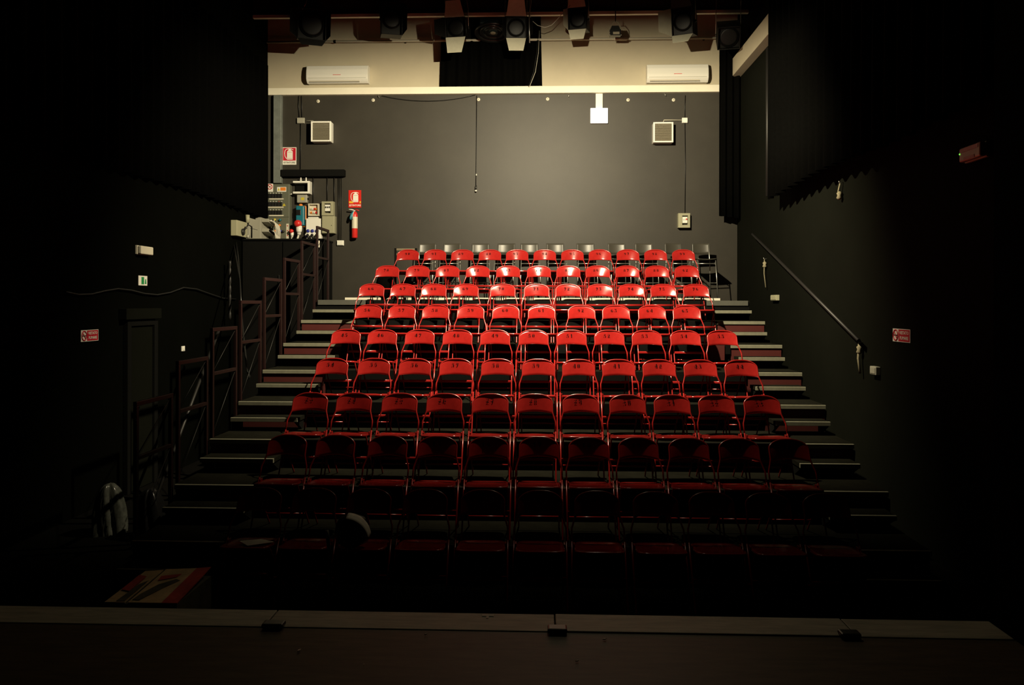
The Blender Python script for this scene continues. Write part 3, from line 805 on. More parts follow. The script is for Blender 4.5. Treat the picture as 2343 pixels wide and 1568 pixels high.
sub(t, MB().lathe([(.024, -.14), (.026, -.131)], 14, (x0 + .02, YF, z0 + .035), 'y'), 'blue_cap', 'blue_plastic')
# cream terminal box without its lid
t, (x0, x1, z0, z1) = wthing('terminal_box', (705, 466, 729, 494), .09, 'cream terminal box without a lid, its connectors showing, above the white socket board', 'junction box')
m = MB(); b_ = .018; y0 = YF - .09
m.box(x0, x0 + b_, y0, YF, z0, z1); m.box(x1 - b_, x1, y0, YF, z0, z1); m.box(x0 + b_, x1 - b_, y0, YF, z0, z0 + b_); m.box(x0 + b_, x1 - b_, y0, YF, z1 - b_, z1)
m.box(x0 + b_, x1 - b_, YF - .03, YF, z0 + b_, z1 - b_)
sub(t, m, 'case', 'ivory_plastic')
for k in range(4):
    for j in range(2):
        xx = x0 + .045 + .03 * k; zz = z0 + .045 + .065 * j
        sub(t, MB().box(xx - .01, xx + .01, YF - .065, YF - .0305, zz, zz + .035), 'terminal', ('orange_plastic', 'ivory_plastic', 'white_plastic', 'red_plastic')[(k + j) % 4])
# khaki boxes
breaker_box((736, 461, 763, 493), 'khaki breaker box with a window and black switches, upper of the two stacked boxes', (.22, .76, .16, .86))
t, (x0, x1, z0, z1) = wthing('khaki_box', (736, 494, 765, 534), .15, 'blank khaki metal box, lower of the two stacked boxes', 'electrical box')
sub(t, MB().box(x0, x1, YF - .138, YF, z0, z1), 'case', 'khaki_box', bevel=.004)
sub(t, MB().box(x0 + .006, x1 - .006, YF - .15, YF - .1385, z0 + .006, z1 - .006), 'door', 'khaki_box', bevel=.003)
sub(t, MB().lathe([(.007, -.154), (.007, -.15)], 8, (x1 - .05, YF, z0 + .14), 'y'), 'lock', 'print_black')

# grey distribution panel with three rows of breakers
t, (x0, x1, z0, z1) = wthing('distribution_panel', (609, 421, 662, 548), .14, 'tall grey-green distribution panel with three rows of black breakers', 'switchboard')
y0 = YF - .14; w = x1 - x0; h = z1 - z0
sub(t, MB().box(x0, x1, y0 + .012, YF, z0 - .05, z1), 'case', 'panel_grey', bevel=.004)
zs = PY(640, 497, y0).z
sub(t, MB().box(x0 + .006, x1 - .006, y0, y0 + .0118, zs + .003, z1 - .006), 'upper_cover', 'panel_grey', bevel=.003)
sub(t, MB().box(x0 + .006, x1 - .006, y0, y0 + .0118, z0 - .045, zs - .003), 'lower_cover', 'panel_grey', bevel=.003)
for rpy in (448.5, 467.5, 486.5):
    for k in range(5):
        q0 = PY(614 + 6.6 * k, rpy + 4.5, y0); q1 = PY(614 + 6.6 * k + 5.6, rpy - 4.5, y0)
        sub(t, MB().box(q0.x, q1.x, y0 - .022, y0 - .0005, q0.z, q1.z), 'breaker', 'black_gloss', bevel=.002)
        qd = PY(619 + 6.4 * k, rpy - 6.3, y0)
        sub(t, MB().lathe([(.0075, -.006), (.009, -.0005)], 8, (qd.x, y0, qd.z), 'y'), 'indicator', 'red_plastic' if (rpy > 460 and rpy < 480 and k == 3) else 'white_plastic')
    q0 = PY(612 if rpy > 460 and rpy < 480 else 616, rpy + 8.4, y0); q1 = PY(649, rpy + 5.6, y0)
    sub(t, MB().box(q0.x, q1.x, y0 - .008, y0 - .0005, q0.z, q1.z), 'label_strip', 'ivory_plastic')
qa, qb = PY(610, 439, y0), PY(625, 420.5, y0)
sub(t, MB().box(qa.x, qb.x, y0 - .003, y0 - .0005, qa.z, qb.z), 'warning_sticker', 'sign_white')
cx, cz = (qa.x + qb.x) / 2, qb.z - .055
m = MB(); m.tube([(cx + .043 * math.cos(2 * PI * k / 24), y0 - .004, cz + .043 * math.sin(2 * PI * k / 24)) for k in range(24)], .007, 6, closed=True)
m.tube([(cx - .03, y0 - .004, cz + .03), (cx + .03, y0 - .004, cz - .03)], .005, 6)
sub(t, m, 'prohibition_ring', 'sign_crimson')
sub(t, MB().prism([(cx - .02, y0 - .004, cz - .02), (cx - .008, y0 - .004, cz + .006), (cx + .022, y0 - .004, cz + .018), (cx + .006, y0 - .004, cz - .006)], (0, .0015, 0)), 'prohibition_hand', 'print_black')
qa, qb = PY(634, 439, y0), PY(655, 428, y0)
sub(t, MB().box(qa.x, qb.x, y0 - .003, y0 - .0005, qa.z, qb.z), 'warning_sticker', 'sign_white')
sub(t, MB().box(qa.x + .06, qb.x - .008, y0 - .0045, y0 - .003, qa.z + .018, qb.z - .008), 'orange_field', 'orange_plastic')
sub(t, MB().prism([(qa.x + .010, y0 - .0045, qa.z + .02), (qa.x + .050, y0 - .0045, qa.z + .02), (qa.x + .030, y0 - .0045, qb.z - .01)], (0, .0015, 0)), 'warning_triangle', 'yellow_plastic')
q = PY(650, 469, y0)
sub(t, MB().prism([(q.x - .03, y0 - .002, q.z - .02), (q.x + .03, y0 - .002, q.z - .02), (q.x, y0 - .002, q.z + .03)], (0, .0015, 0)), 'warning_triangle', 'yellow_plastic')
for (px, py, m_) in ((630, 503, 'yellow_plastic'), (642, 504, 'teal_plastic'), (630, 516, 'orange_plastic'), (641, 516, 'orange_plastic'), (630, 529, 'orange_plastic'), (643, 529, 'blue_plastic'), (649, 530, 'black_gloss'), (640, 542, 'red_plastic')):
    q = PY(px, py, y0)
    sub(t, MB().lathe([(.016, -.045), (.021, -.04), (.021, -.0005)], 12, (q.x, y0, q.z), 'y'), 'socket', m_)
for (p0, p1, p2) in (((627, 503), (627, 525), (626, 548)), ((639, 517), (638, 535), (632, 548)), ((641, 531), (640, 540), (637, 548))):
    sub(t, MB().tube([PY(*p0, y0 - .05), PY(*p1, y0 - .06), PY(*p2, y0 - .05)], .009, 6), 'patch_lead', 'white_cable')
qa, qb = PY(655, 546, y0), PY(661, 512, y0)
sub(t, MB().box(qa.x, qb.x, y0 - .003, y0 - .0005, qa.z, qb.z), 'instruction_strip', 'ivory_plastic')
for k in range(3):
    q = PY(658, 517 + 11 * k, y0)
    sub(t, MB().lathe([(.011, -.0045), (.011, -.003)], 10, (q.x, y0, q.z), 'y'), 'printed_dot', 'sign_crimson')
# patch bay on the left wall: slanted connector bars with leads, pale boxes
XLW = XL + .003
def lw(px, py, off=.0): return PX(px, py, XLW + off)
t = tag(empty('patch_bay', lw(604, 545)), 'grey multi-pin patch bay full of pale leads, left of the distribution panel', 'patch bay')
ya = lw(596, 520, .10).y + .03; ztp = lw(592, 494, .14).z
yb = YF - .24; zb = PY(640, 546, 12.55).z + .012
sub(t, MB().box(XLW, XLW + .10, ya, yb, zb, ztp), 'backplate', 'grey_plastic', bevel=.004)
for k in range(3):
    z0_ = ztp - .02 - k * .17
    m = MB(); m.prism([(XLW + .101, ya + .02, z0_), (XLW + .101, yb - .02, z0_ - .05), (XLW + .101, yb - .02, z0_ - .11), (XLW + .101, ya + .02, z0_ - .06)], (.12, 0, 0))
    sub(t, m, 'connector_bar', 'grey_plastic', bevel=.005)
    for j in range(6):
        u = (j + .5) / 6; y_ = ya + .04 + (yb - ya - .08) * u; z_ = z0_ - .03 - .05 * u
        sub(t, MB().lathe([(.014, .05), (.017, 0)], 8, (XLW + .221, y_, z_), 'x'), 'pin_plug', 'black_paint' if k else 'white_cable')
        sub(t, MB().tube([(XLW + .26, y_, z_), (XLW + .31, y_ + .01, z_ - .02), (XLW + .33, y_ + .02, z_ - .12), (XLW + .32, y_ + .03, zb + .012)], .007, 6), 'patch_lead', 'white_cable')
for (p_, m_, lab, d_) in (((542, 510, 566, 546), 'khaki_box', 'yellowish socket box with a black socket at the left end above the black cabinet', .10),
                     ((571, 504, 590, 546), 'grey_plastic', 'flat grey box between the yellowish socket box and the patch bay', .06)):
    a_, b_ = lw(p_[0], p_[3], d_), lw(p_[2], p_[1], d_)
    t = tag(empty('socket_box', (XLW, a_.y, a_.z)), lab, 'electrical box')
    sub(t, MB().box(XLW, XLW + d_, a_.y, b_.y, zb, b_.z), 'case', m_, bevel=.006)
    if d_ > .08:
        ym, zm = (a_.y + b_.y) / 2 , (a_.z + b_.z) / 2
        sub(t, MB().lathe([(.05, .0), (.055, .03), (.04, .035)], 14, (XLW + d_, ym, zm - .02), 'x'), 'socket', 'black_gloss')
        sub(t, MB().tube([(XLW + d_ + .03, ym, zm), (XLW + d_ + .08, ym + .05, zm + .1), (XLW + d_ + .08, ym + .2, zm + .08), (XLW + d_ + .06, ym + .25, zm - .1)], .012, 8), 'lead', 'black_cable')
        sub(t, MB().lathe([(.03, .0), (.03, .04)], 12, (XLW + d_, ym + .2, zm - .08), 'x'), 'plug', 'grey_plastic')
    else:
        sub(t, MB().box(XLW + d_, XLW + d_ + .004, a_.y + .02, b_.y - .02, (a_.z + b_.z) / 2, (a_.z + b_.z) / 2 + .008), 'lid_seam', 'print_grey')
q0, q1 = lw(561, 512), lw(561, 492)
tag(MB().tube([(XLW + .04, q0.y, q0.z + .012), (XLW + .04, q0.y, q1.z)], .035, 10).build('conduit', 'khaki_box'), 'short fat olive conduit rising behind the yellowish socket box', 'conduit')

# ------------------------------------------------------------------ black cabinet in the left rear corner
zt = PY(640, 546, 12.55).z
x0, x1 = XL + .02, PY(738, 600, 12.55).x
t = tag(empty('equipment_cabinet', ((x0 + x1) / 2, 12.55, 0)), 'tall black cabinet in the left rear corner below the electrical boxes', 'cabinet')
xm = (x0 + x1) / 2; w = (x1 - x0) / 2
MB().box(-w, w, .03, .60, .001, zt - .03).build('body', 'black_paint', t)
MB().box(-w - .01, w + .01, 0, .62, zt - .029, zt).build('top', 'black_paint', t, bevel=.004)
for k in range(2):
    d_ = MB().box(-w + .01 + k * w, k * w - .01, .008, .0295, .02, zt - .05).build('door', 'black_paint', t, bevel=.003)
    MB().box((-.06 if k == 0 else .04), (-.04 if k == 0 else .06), -.012, .0075, zt - .75, zt - .6).build('handle', 'black_gloss', d_, bevel=.004)
q = PY(731, 558, 12.55)
tag(MB().box(q.x - .012, q.x + .004, 12.535, 12.548, q.z - .06, q.z + .05).build('paper_strip', 'paper', bevel=.001), 'narrow white strip on the right edge of the black cabinet', 'label')

# ------------------------------------------------------------------ cream wall: black curtain, pipe, diffuser
def curtain(name, fn, nu, nv, m, label, cat='curtain'):
    o = MB().grid(fn, nu, nv).build(name, m, solid=.006); return tag(o, label, cat)
xa, xb = PY(1011, 150, YW - .12).x, PY(1236, 150, YW - .12).x
zb_ = ZBEAM + .13
curtain('window_curtain', lambda u, v: Vector((xa + (xb - xa) * (u + .02 * (1 - v) * (u - .5) * 2), YW - .09 + .035 * math.sin(u * 2 * PI * 9) + .012 * math.sin(u * 2 * PI * 4.3), zb_ + (7.6 - zb_) * v)), 108, 4, 'black_cloth', 'black pleated curtain in the middle of the cream upper wall')
q0, q1 = PY(590, 97, YW - .10), PY(1690, 94, YW - .10)
t = tag(empty('wall_pipe', (0, YW - .1, q0.z)), 'long horizontal steel pipe across the cream upper wall', 'pipe')
MB().tube([(XL + .02, 0, 0), (XR - .2, 0, 0)], .022, 10).build('pipe', 'ivory_plastic', t)
for px in (735, 766, 1420):
    q = PY(px, 96, YW - .1)
    MB().tube([(q.x - (.11 if px > 1000 else .02), 0, 0), (q.x + (.11 if px > 1000 else .02), 0, 0)], .030, 10).build('coupling', 'ivory_plastic' if px > 1000 else 'black_paint', t)
for x in (-4, -2.4, 1.4, 2.9):
    MB().box(x - .015, x + .015, 0.015, .095, -.012, .012).build('bracket', 'black_paint', t)
for k, dx in enumerate((0, 8)):
    cable('wall_wire', [PY(1232 + dx * .3, 70, YW - .14), PY(1228 + dx * .5, 120, YW - .14), PY(1221 + dx * .5, 165, YW - .15), PY(1209 + dx * .3, 199, YW - .15)], .004, 'white_cable' if k else 'black_cable', ('dark' if k == 0 else 'pale') + ' thin wire hanging at the right edge of the black curtain')
q = PY(1128, 78, 13.34)
t = tag(empty('air_diffuser', (q.x, 13.34, q.z)), 'round dark ceiling air diffuser in front of the black curtain', 'air diffuser')
t.rotation_euler = (math.radians(-11), 0, 0)
for k, (r0, r1, z_) in enumerate(((.32, .25, 0), (.235, .16, .012), (.145, .05, .02))):
    MB().lathe([(r0, .03 + z_), (r0, .018 + z_), (r0 - .01, 0 + z_), (r1, .045 + z_), (r1, .055 + z_)], 36, cap=False).build('ring', 'black_gloss', t)
MB().lathe([(.05, .02), (.04, .01), (.01, .008)], 20).build('hub', 'grille', t)
MB().box(-.22, .16, -.12, .2, .14, .34).build('duct_box', 'duct_blue', t, bevel=.01)
MB().lathe([(.20, .05), (.20, .14)], 24).build('neck', 'duct_blue', t)
MB().tube([(0, 0, .34), (0, 0, 1.3)], .03, 8).build('hanger', 'black_paint', t)

# ================================================================== LIGHTING BARS AND LANTERNS
YBAR = 12.7
ZBAR = 7.45
tag(MB().tube([(XL + .3, YBAR, ZBAR), (XR - .3, YBAR, ZBAR)], .024, 10).build('lighting_bar', 'black_paint'), 'black horizontal lighting bar near the ceiling carrying the stage lanterns', 'lighting bar')
for k, x in enumerate((-3.2, 0.0, 2.6)):
    tag(MB().tube([(x, YBAR, ZBAR + .026), (x, YBAR, ZCE - .001)], .012, 8).build('bar_hanger', 'black_paint'), 'steel hanger holding the lighting bar, %s from the left' % ORD[k], 'hanger', 'lighting bar hangers')

def lantern(px, py, label, w=.26, tilt=20, yaw=0, m='lantern_black', flaps=None, flap_m='lantern_grey', yoke_m='steel', round_lens=False, dy=0.0, length=.30, body_h=None):
    """py = pixel height of the middle of the front opening"""
    q = PY(px, py, YBAR - .02 + dy); LS = YBAR / 8.9; w *= LS; length *= LS; body_h = body_h and body_h * LS; flaps = [(a, b, c * LS, d) for a, b, c, d in flaps]
    t = tag(empty('stage_lantern', q, math.radians(yaw)), label, 'stage light', 'stage lanterns on the bar')
    h = body_h or w
    T = Matrix.Rotation(math.radians(tilt), 4, 'X')    # nose down
    def B(name, mb, mm, bev=0.0):
        mb.v = [tuple(T @ Vector(p)) for p in mb.v]
        return mb.build(name, mm, t, bevel=bev)
    a = w / 2; b = h / 2
    # body: hollow-fronted tapered housing
    m1 = MB(); e = .012
    for (x0, x1, z0, z1) in ((-a, -a + e, -b, b), (a - e, a, -b, b), (-a + e, a - e, -b, -b + e), (-a + e, a - e, b - e, b)):
        m1.box(x0, x1, 0, .10, z0, z1)
    m1.prism([(-a, .1, -b), (a, .1, -b), (a, .1, b), (-a, .1, b)], (0, .02, 0))
    m1.prism([(-a, .12, -b), (-a, .12, b), (-a, length * .8, b), (-a, length, b * .55), (-a, length, -b)], (w, 0, 0))
    B('housing', m1, m, .004)
    r = min(a, b) * .82
    B('lens', MB().lathe([(r, .098), (r, .090), (r * .8, .086), (r * .4, .083), (.005, .082)], 20, (0, 0, 0), 'y'), 'lens_glass')
    B('lens_ring', MB().lathe([(r * 1.02, .098), (r * 1.10, .07), (r * 1.02, .068)], 20, (0, 0, 0), 'y', cap=False), 'lantern_black')
    for (side, ang, ln, mm) in (flaps or ()):
        an = math.radians(ang)                 # 0 = straight ahead, 90 = opened flat
        c, s_ = math.cos(an), math.sin(an); wt = .72
        if side == 't': P = [(-a, -.002, b), (a, -.002, b), (a * wt, -ln * c, b + ln * s_), (-a * wt, -ln * c, b + ln * s_)]; d = (0, s_ * .003, c * .003)
        if side == 'b': P = [(-a, -.002, -b), (a, -.002, -b), (a * wt, -ln * c, -b - ln * s_), (-a * wt, -ln * c, -b - ln * s_)]; d = (0, s_ * .003, -c * .003)
        if side == 'l': P = [(-a, -.002, -b), (-a, -.002, b), (-a - ln * s_, -ln * c, b * wt), (-a - ln * s_, -ln * c, -b * wt)]; d = (-c * .003, s_ * .003, 0)
        if side == 'r': P = [(a, -.002, -b), (a, -.002, b), (a + ln * s_, -ln * c, b * wt), (a + ln * s_, -ln * c, -b * wt)]; d = (c * .003, s_ * .003, 0)
        B('barn_door', MB().prism(P, d), mm)
    zu = ZBAR - q.z - .045
    yk = a + .018
    cy = (T @ Vector((0, length * .45, 0)))
    MB().tube([(-yk, cy.y, cy.z), (-yk, cy.y * .8, zu * .6), (-yk, YBAR - q.y, zu), (yk, YBAR - q.y, zu), (yk, cy.y * .8, zu * .6), (yk, cy.y, cy.z)], .006, 6).build('yoke', yoke_m, t)
    for s_ in (-1, 1):
        MB().lathe([(.022, -.012), (.022, .012)], 10, (s_ * yk, cy.y, cy.z), 'x').build('yoke_knob', 'black_gloss', t)
    m2 = MB(); m2.box(-.02, .02, YBAR - q.y - .03, YBAR - q.y + .03, zu + .006, zu + .05)
    m2.build('hook_clamp', 'black_paint', t, bevel=.006)
    return t
G, K = 'lantern_grey', 'lantern_black'
lantern(714, 55, 'large black lantern, leftmost of the row under the ceiling', w=.32, body_h=.34, tilt=14, yaw=20, flaps=[('l', 25, .22, K), ('b', 70, .07, K), ('r', 20, .12, K)], yoke_m='black_paint')
lantern(897, 42, 'black lantern with small glints, second from the left under the ceiling', w=.24, body_h=.36, tilt=10, yaw=14, flaps=[('r', 18, .14, K), ('l', 10, .08, K)], yoke_m='rail_metal')
lantern(1041, 62, 'lantern with a pale upper and bent lower barn door, third from the left', w=.235, body_h=.22, tilt=14, yaw=-8, flaps=[('t', 78, .18, G), ('b', 62, .20, G), ('l', 35, .16, K), ('r', 20, .10, K)], dy=.05)
lantern(1181, 62, 'lantern with pale barn doors just left of the hanging white cable', w=.23, body_h=.24, tilt=14, yaw=3, flaps=[('t', 60, .24, G), ('b', 58, .17, G), ('l', 20, .12, K), ('r', 30, .14, K)], dy=.04)
lantern(1320, 42, 'lantern with a dark opening and pale lower flap, right of the hanging white cable', w=.21, body_h=.24, tilt=10, yaw=-12, flaps=[('t', 75, .18, G), ('b', 72, .12, G), ('l', 15, .12, G), ('r', 20, .06, K)])
lantern(1560, 48, 'lantern with a broad grey side flap, second from the right under the ceiling', w=.24, body_h=.30, tilt=12, yaw=-22, flaps=[('l', 28, .22, G), ('b', 35, .16, G), ('t', 50, .18, K), ('r', 8, .10, K)])
lantern(1668, 88, 'black lantern with a round front, rightmost of the row under the ceiling', w=.25, body_h=.25, tilt=32, yaw=-10, m='lantern_black', flaps=[('t', 20, .03, K)], length=.40)
# small floodlight between the lanterns, hung from the ceiling edge
q = PY(1409, 68, 12.75)
t = tag(empty('small_floodlight', q), 'small black floodlight box hanging between the two pale-flapped lanterns at right', 'floodlight')
MB().prism([(-.095, 0, -.09), (.085, 0, -.09), (.085, 0, .01), (-.095, 0, .01)], (0, .10, 0)).build('case', 'black_gloss', t, bevel=.006)
MB().box(-.045, .06, -.006, -.0005, -.075, -.035).build('glass', 'grille', t)
MB().prism([(-.09, .03, .011), (.08, .03, .011), (.05, .03, .08), (-.06, .03, .08)], (0, .06, 0)).build('junction', 'black_gloss', t, bevel=.004)
MB().tube([(-.10, .05, -.03), (-.09, .05, .09), (-.03, .05, .15), (.03, .05, .15), (.08, .05, .09), (.09, .05, -.03)], .006, 6).build('bracket', 'grille', t)
MB().tube([(0, .05, .15), (0, .05, ZCE - .001 - q.z)], .008, 6).build('hanger', 'black_paint', t)
for (x, z) in ((-.098, -.085), (-.102, -.045), (-.105, -.01), (.087, -.088)):
    MB().lathe([(.010, -.008), (.008, -.014)], 8, (x, 0, z), 'y').build('screw', 'steel', t)
# cables and chain among the lanterns
pts = [PY(*p, 12.6) for p in ((1216, -30), (1215, 8), (1212, 30), (1216, 46), (1230, 58), (1247, 63), (1263, 57), (1277, 42), (1290, 28), (1305, 12))]
cable('white_cable', pts, .005, 'white_cable', 'pale cable looping down between two lanterns near the middle')
cable('black_cable', [PY(708, -20, 12.6), PY(700, 8, 12.6), PY(692, 22, 12.6)], .006, 'steel', 'thin glinting safety chain at the leftmost lantern', 'chain')
tag(MB().tube([PY(1211, -15, 12.6), PY(1211, 60, 12.6), PY(1212, 98, 12.6)], .008, 6).build('safety_rod', 'steel'), 'thin vertical steel rod hanging beside the middle lanterns', 'rod')

# ------------------------------------------------------------------ housing of the work light that lights the seats
tag(MB().tube([(XL + .3, 7.95, ZC - .06), (XR - .3, 7.95, ZC - .06)], .024, 10).build('lighting_bar', 'black_paint'), 'second black lighting bar nearer the stage, above the picture, carrying the work light and the added fill head', 'lighting bar')
def floodlight(P, A, label, visor):
    t = tag(empty('work_floodlight', P), label, 'floodlight', 'work lights above the seats')
    rot = (A - P).to_track_quat('-Z', 'Y').to_matrix().to_4x4()
    def WB(name, mb, mm):
        mb.v = [tuple(rot @ Vector(p)) for p in mb.v]; return mb.build(name, mm, t)
    m = MB(); m.box(-.16, .16, -.10, .10, .14, .15)
    for (x0, x1, y0, y1) in ((-.16, -.15, -.10, .10), (.15, .16, -.10, .10), (-.15, .15, -.10, -.09), (-.15, .15, .09, .10)):
        m.box(x0, x1, y0, y1, .075, .14)
    WB('housing', m, 'black_paint')
    WB('lamp', MB().tube([(-.09, 0, .10), (.09, 0, .10)], .006, 8), 'lamp_tube')
    if visor:                                  # unseen flat hood, added to cut the beam and dim the upper wall
        MB().box(-.42, .42, .02, visor[1], visor[0], visor[0] + .004).build('visor', 'black_paint', t)
    MB().tube([(-.17, 0, .03), (-.17, -.02, .16), (0, -.03, .22), (.17, -.02, .16), (.17, 0, .03)], .008, 6).build('yoke', 'steel', t)
    MB().tube([(0, -.03, .22), (0, 7.95 - P.y, ZC - .085 - P.z)], .01, 6).build('hanger', 'black_paint', t)
floodlight(LAMP, AIM, 'work floodlight with an added hood, above the seats, turned to the rear rows', (.048, .29))
floodlight(FILL_LAMP, AIM2, 'small added fill floodlight, out of view above the seats, turned to the stage', None)

# ================================================================== DRAPES, RAILS AND THINGS ON THE SIDE WALLS
def side_drape(name, x, y0, y1, z0, z1, label, folds, sgn):
    nu = folds * 10
    o = MB().grid(lambda u, v: Vector((x + sgn * (.05 + .045 * math.sin(u * folds * 2 * PI + .6 * math.sin(u * 9)) * (1.1 - .4 * v)), y0 + (y1 - y0) * u, z0 + (z1 - z0) * v + .03 * math.sin(u * 11) * (1 - v))), nu, 4).build(name, 'black_cloth', solid=.006)
    return tag(o, label, 'curtain')
side_drape('side_drape', XL + .02, 3.0, 13.6, 3.8, 6.5, 'long black drape along the upper left wall', 40, 1)
side_drape('side_drape', XR - .18, 3.9, 11.15, 3.8, 6.70, 'long black drape along the upper right wall', 28, -1)
xa = PY(1645, 300, 13.55).x
o = MB().grid(lambda u, v: Vector((xa + (XR - .03 - xa) * u, 13.52 + .03 * math.sin(u * 2 * PI * 3), 3.80 + (6.9 - 3.80) * v - .05 * u * (1 - v))), 30, 4).build('corner_drape', 'black_cloth', solid=.006)
tag(o, 'narrow black drape hanging in the right rear corner', 'curtain')
# narrow grey pipe on the right wall
q = PX(1756, 200, XR - .05)
tag(MB().tube([(XR - .05, q.y, 3.9), (XR - .05, q.y, 6.15)], .025, 8).build('wall_pipe', 'rail_metal'), 'vertical grey pipe on the upper right wall between the drapes', 'pipe')
# handrail up the right wall
a_, b_ = PX(1722, 536, XR - .09), PX(1965, 780, XR - .09)
t = tag(empty('handrail', (XR - .09, a_.y, a_.z)), 'dark sloping handrail along the right wall above the steps', 'handrail')
sub(t, MB().tube([a_, b_], .021, 10), 'rail', 'rail_metal')
for u in (.12, .5, .88):
    p = a_.lerp(b_, u)
    sub(t, MB().tube([p + Vector((0, 0, -.02)), p + Vector((.04, 0, -.06)), p + Vector((.088, 0, -.06))], .008, 6), 'bracket', 'rail_metal')
# ropes and small boxes on the right wall
def rope_tie(p0, p1, label, knot=None, r=.010):
    a_, b_ = PX(*p0, XR - .04), PX(*p1, XR - .04)
    t = tag(empty('tied_rope', a_), label, 'rope')
    mid = a_.lerp(b_, .5) + Vector((-.012, .01, 0))
    sub(t, MB().tube([a_, mid, b_], r, 8), 'strand', 'rope')
    if knot:
        k_ = a_.lerp(b_, knot)
        sub(t, MB().lathe([(.012, -.05), (.034, -.03), (.022, 0), (.032, .025), (.010, .045)], 10, k_), 'knot', 'rope')
    sub(t, MB().tube([a_ + Vector((.039, 0, .01)), a_ + Vector((-.01, 0, .01)), a_ + Vector((-.012, 0, .03))], .005, 6), 'cleat', 'steel')
rope_tie((1922, 420), (1920, 456), 'short knotted pale rope on the right wall under the long drape', knot=.75, r=.009)
rope_tie((1749, 594), (1752, 658), 'thin pale rope hanging below the upper end of the handrail', knot=.18, r=.007)
rope_tie((1966, 786), (1968, 855), 'thicker pale rope hanging at the lower end of the handrail', knot=.2, r=.013)
for (px0, py0, px1, py1, m_, lab) in ((1763, 675, 1776, 688, 'khaki_box', 'small yellowish socket low on the right wall below the handrail'),
                                      (1990, 840, 2004, 856, 'grey_plastic', 'small grey box on the right wall right of the thick rope')):
    a_, b_ = PX(px0, py1, XR - .05), PX(px1, py0, XR - .05)
    t = tag(empty('wall_box', (XR, a_.y, a_.z)), lab, 'wall box')
    y0, y1 = min(a_.y, b_.y), max(a_.y, b_.y)
    sub(t, MB().box(XR - .05, XR - .002, y0, y1, a_.z, b_.z), 'body', m_, bevel=.005)
    sub(t, MB().box(XR - .056, XR - .0505, y0 + .015, y1 - .015, a_.z + .012, b_.z - .012), 'cover', m_, bevel=.003)
# no-smoking signs on both side walls
def smoke_sign(xw, px0, px1, py0, py1, lab):
    s_ = 1 if xw < 0 else -1                 # direction out of the wall
    a_, b_ = PX(px0, py1, xw + s_ * .004), PX(px1, py0, xw + s_ * .004)
    x = xw + s_ * .002; z0, z1 = (a_.z + PX(px1, py1, xw + s_ * .004).z) / 2, (b_.z + PX(px0, py0, xw + s_ * .004).z) / 2
    ya, yb = a_.y, b_.y                      # ya = left edge as seen
    t = tag(empty('no_smoking_sign', (x, ya, z0)), lab, 'sign', 'no smoking signs')
    sg = 1 if yb > ya else -1; L = abs(yb - ya); hh = z1 - z0
    def Y(u): return ya + sg * L * u
    def plate(u0, u1, v0, v1, th, nm, mm):
        y0, y1 = sorted((Y(u0), Y(u1)))
        xs_ = sorted((x, x + s_ * th))
        sub(t, MB().box(xs_[0], xs_[1], y0, y1, z0 + hh * v0, z0 + hh * v1), nm, mm)
    plate(0, 1, 0, 1, .003, 'plate', 'sign_white')
    plate(.34, .975, .05, .95, .0045, 'red_field', 'sign_crimson')
    cy, cz = Y(.175), z0 + hh * .5; rr = hh * .40
    ry = L * .135
    sub(t, MB().tube([(x + s_ * .004, cy + ry * math.cos(2 * PI * k / 20), cz + rr * math.sin(2 * PI * k / 20)) for k in range(20)], .007, 6, closed=True), 'prohibition_ring', 'sign_crimson')
    sub(t, MB().tube([(x + s_ * .004, cy - sg * ry * .7, cz + rr * .7), (x + s_ * .004, cy + sg * ry * .7, cz - rr * .7)], .006, 6), 'prohibition_bar', 'sign_crimson')
    sub(t, MB().tube([(x + s_ * .0035, cy - sg * ry * .7, cz), (x + s_ * .0035, cy + sg * ry * .7, cz)], .006, 6), 'cigarette', 'print_black')
    for txt, v in (('VIETATO', .70), ('FUMARE', .30)):
        o = text_mesh('lettering', txt, hh * .34, 'sign_white', None, (x + s_ * .0055, Y(.66), z0 + hh * v), (PI / 2, 0, PI / 2 if s_ > 0 else -PI / 2), sx=L * .56 / (hh * .34 * 4.3), bold=.001)
        o.parent = t; o.matrix_parent_inverse = Matrix.Translation(t.location).inverted()
smoke_sign(XL, 185, 225, 755, 781, 'small red and white no-smoking sign on the left wall')
smoke_sign(XR, 2043, 2083, 753, 783, 'small red and white no-smoking sign on the right wall')
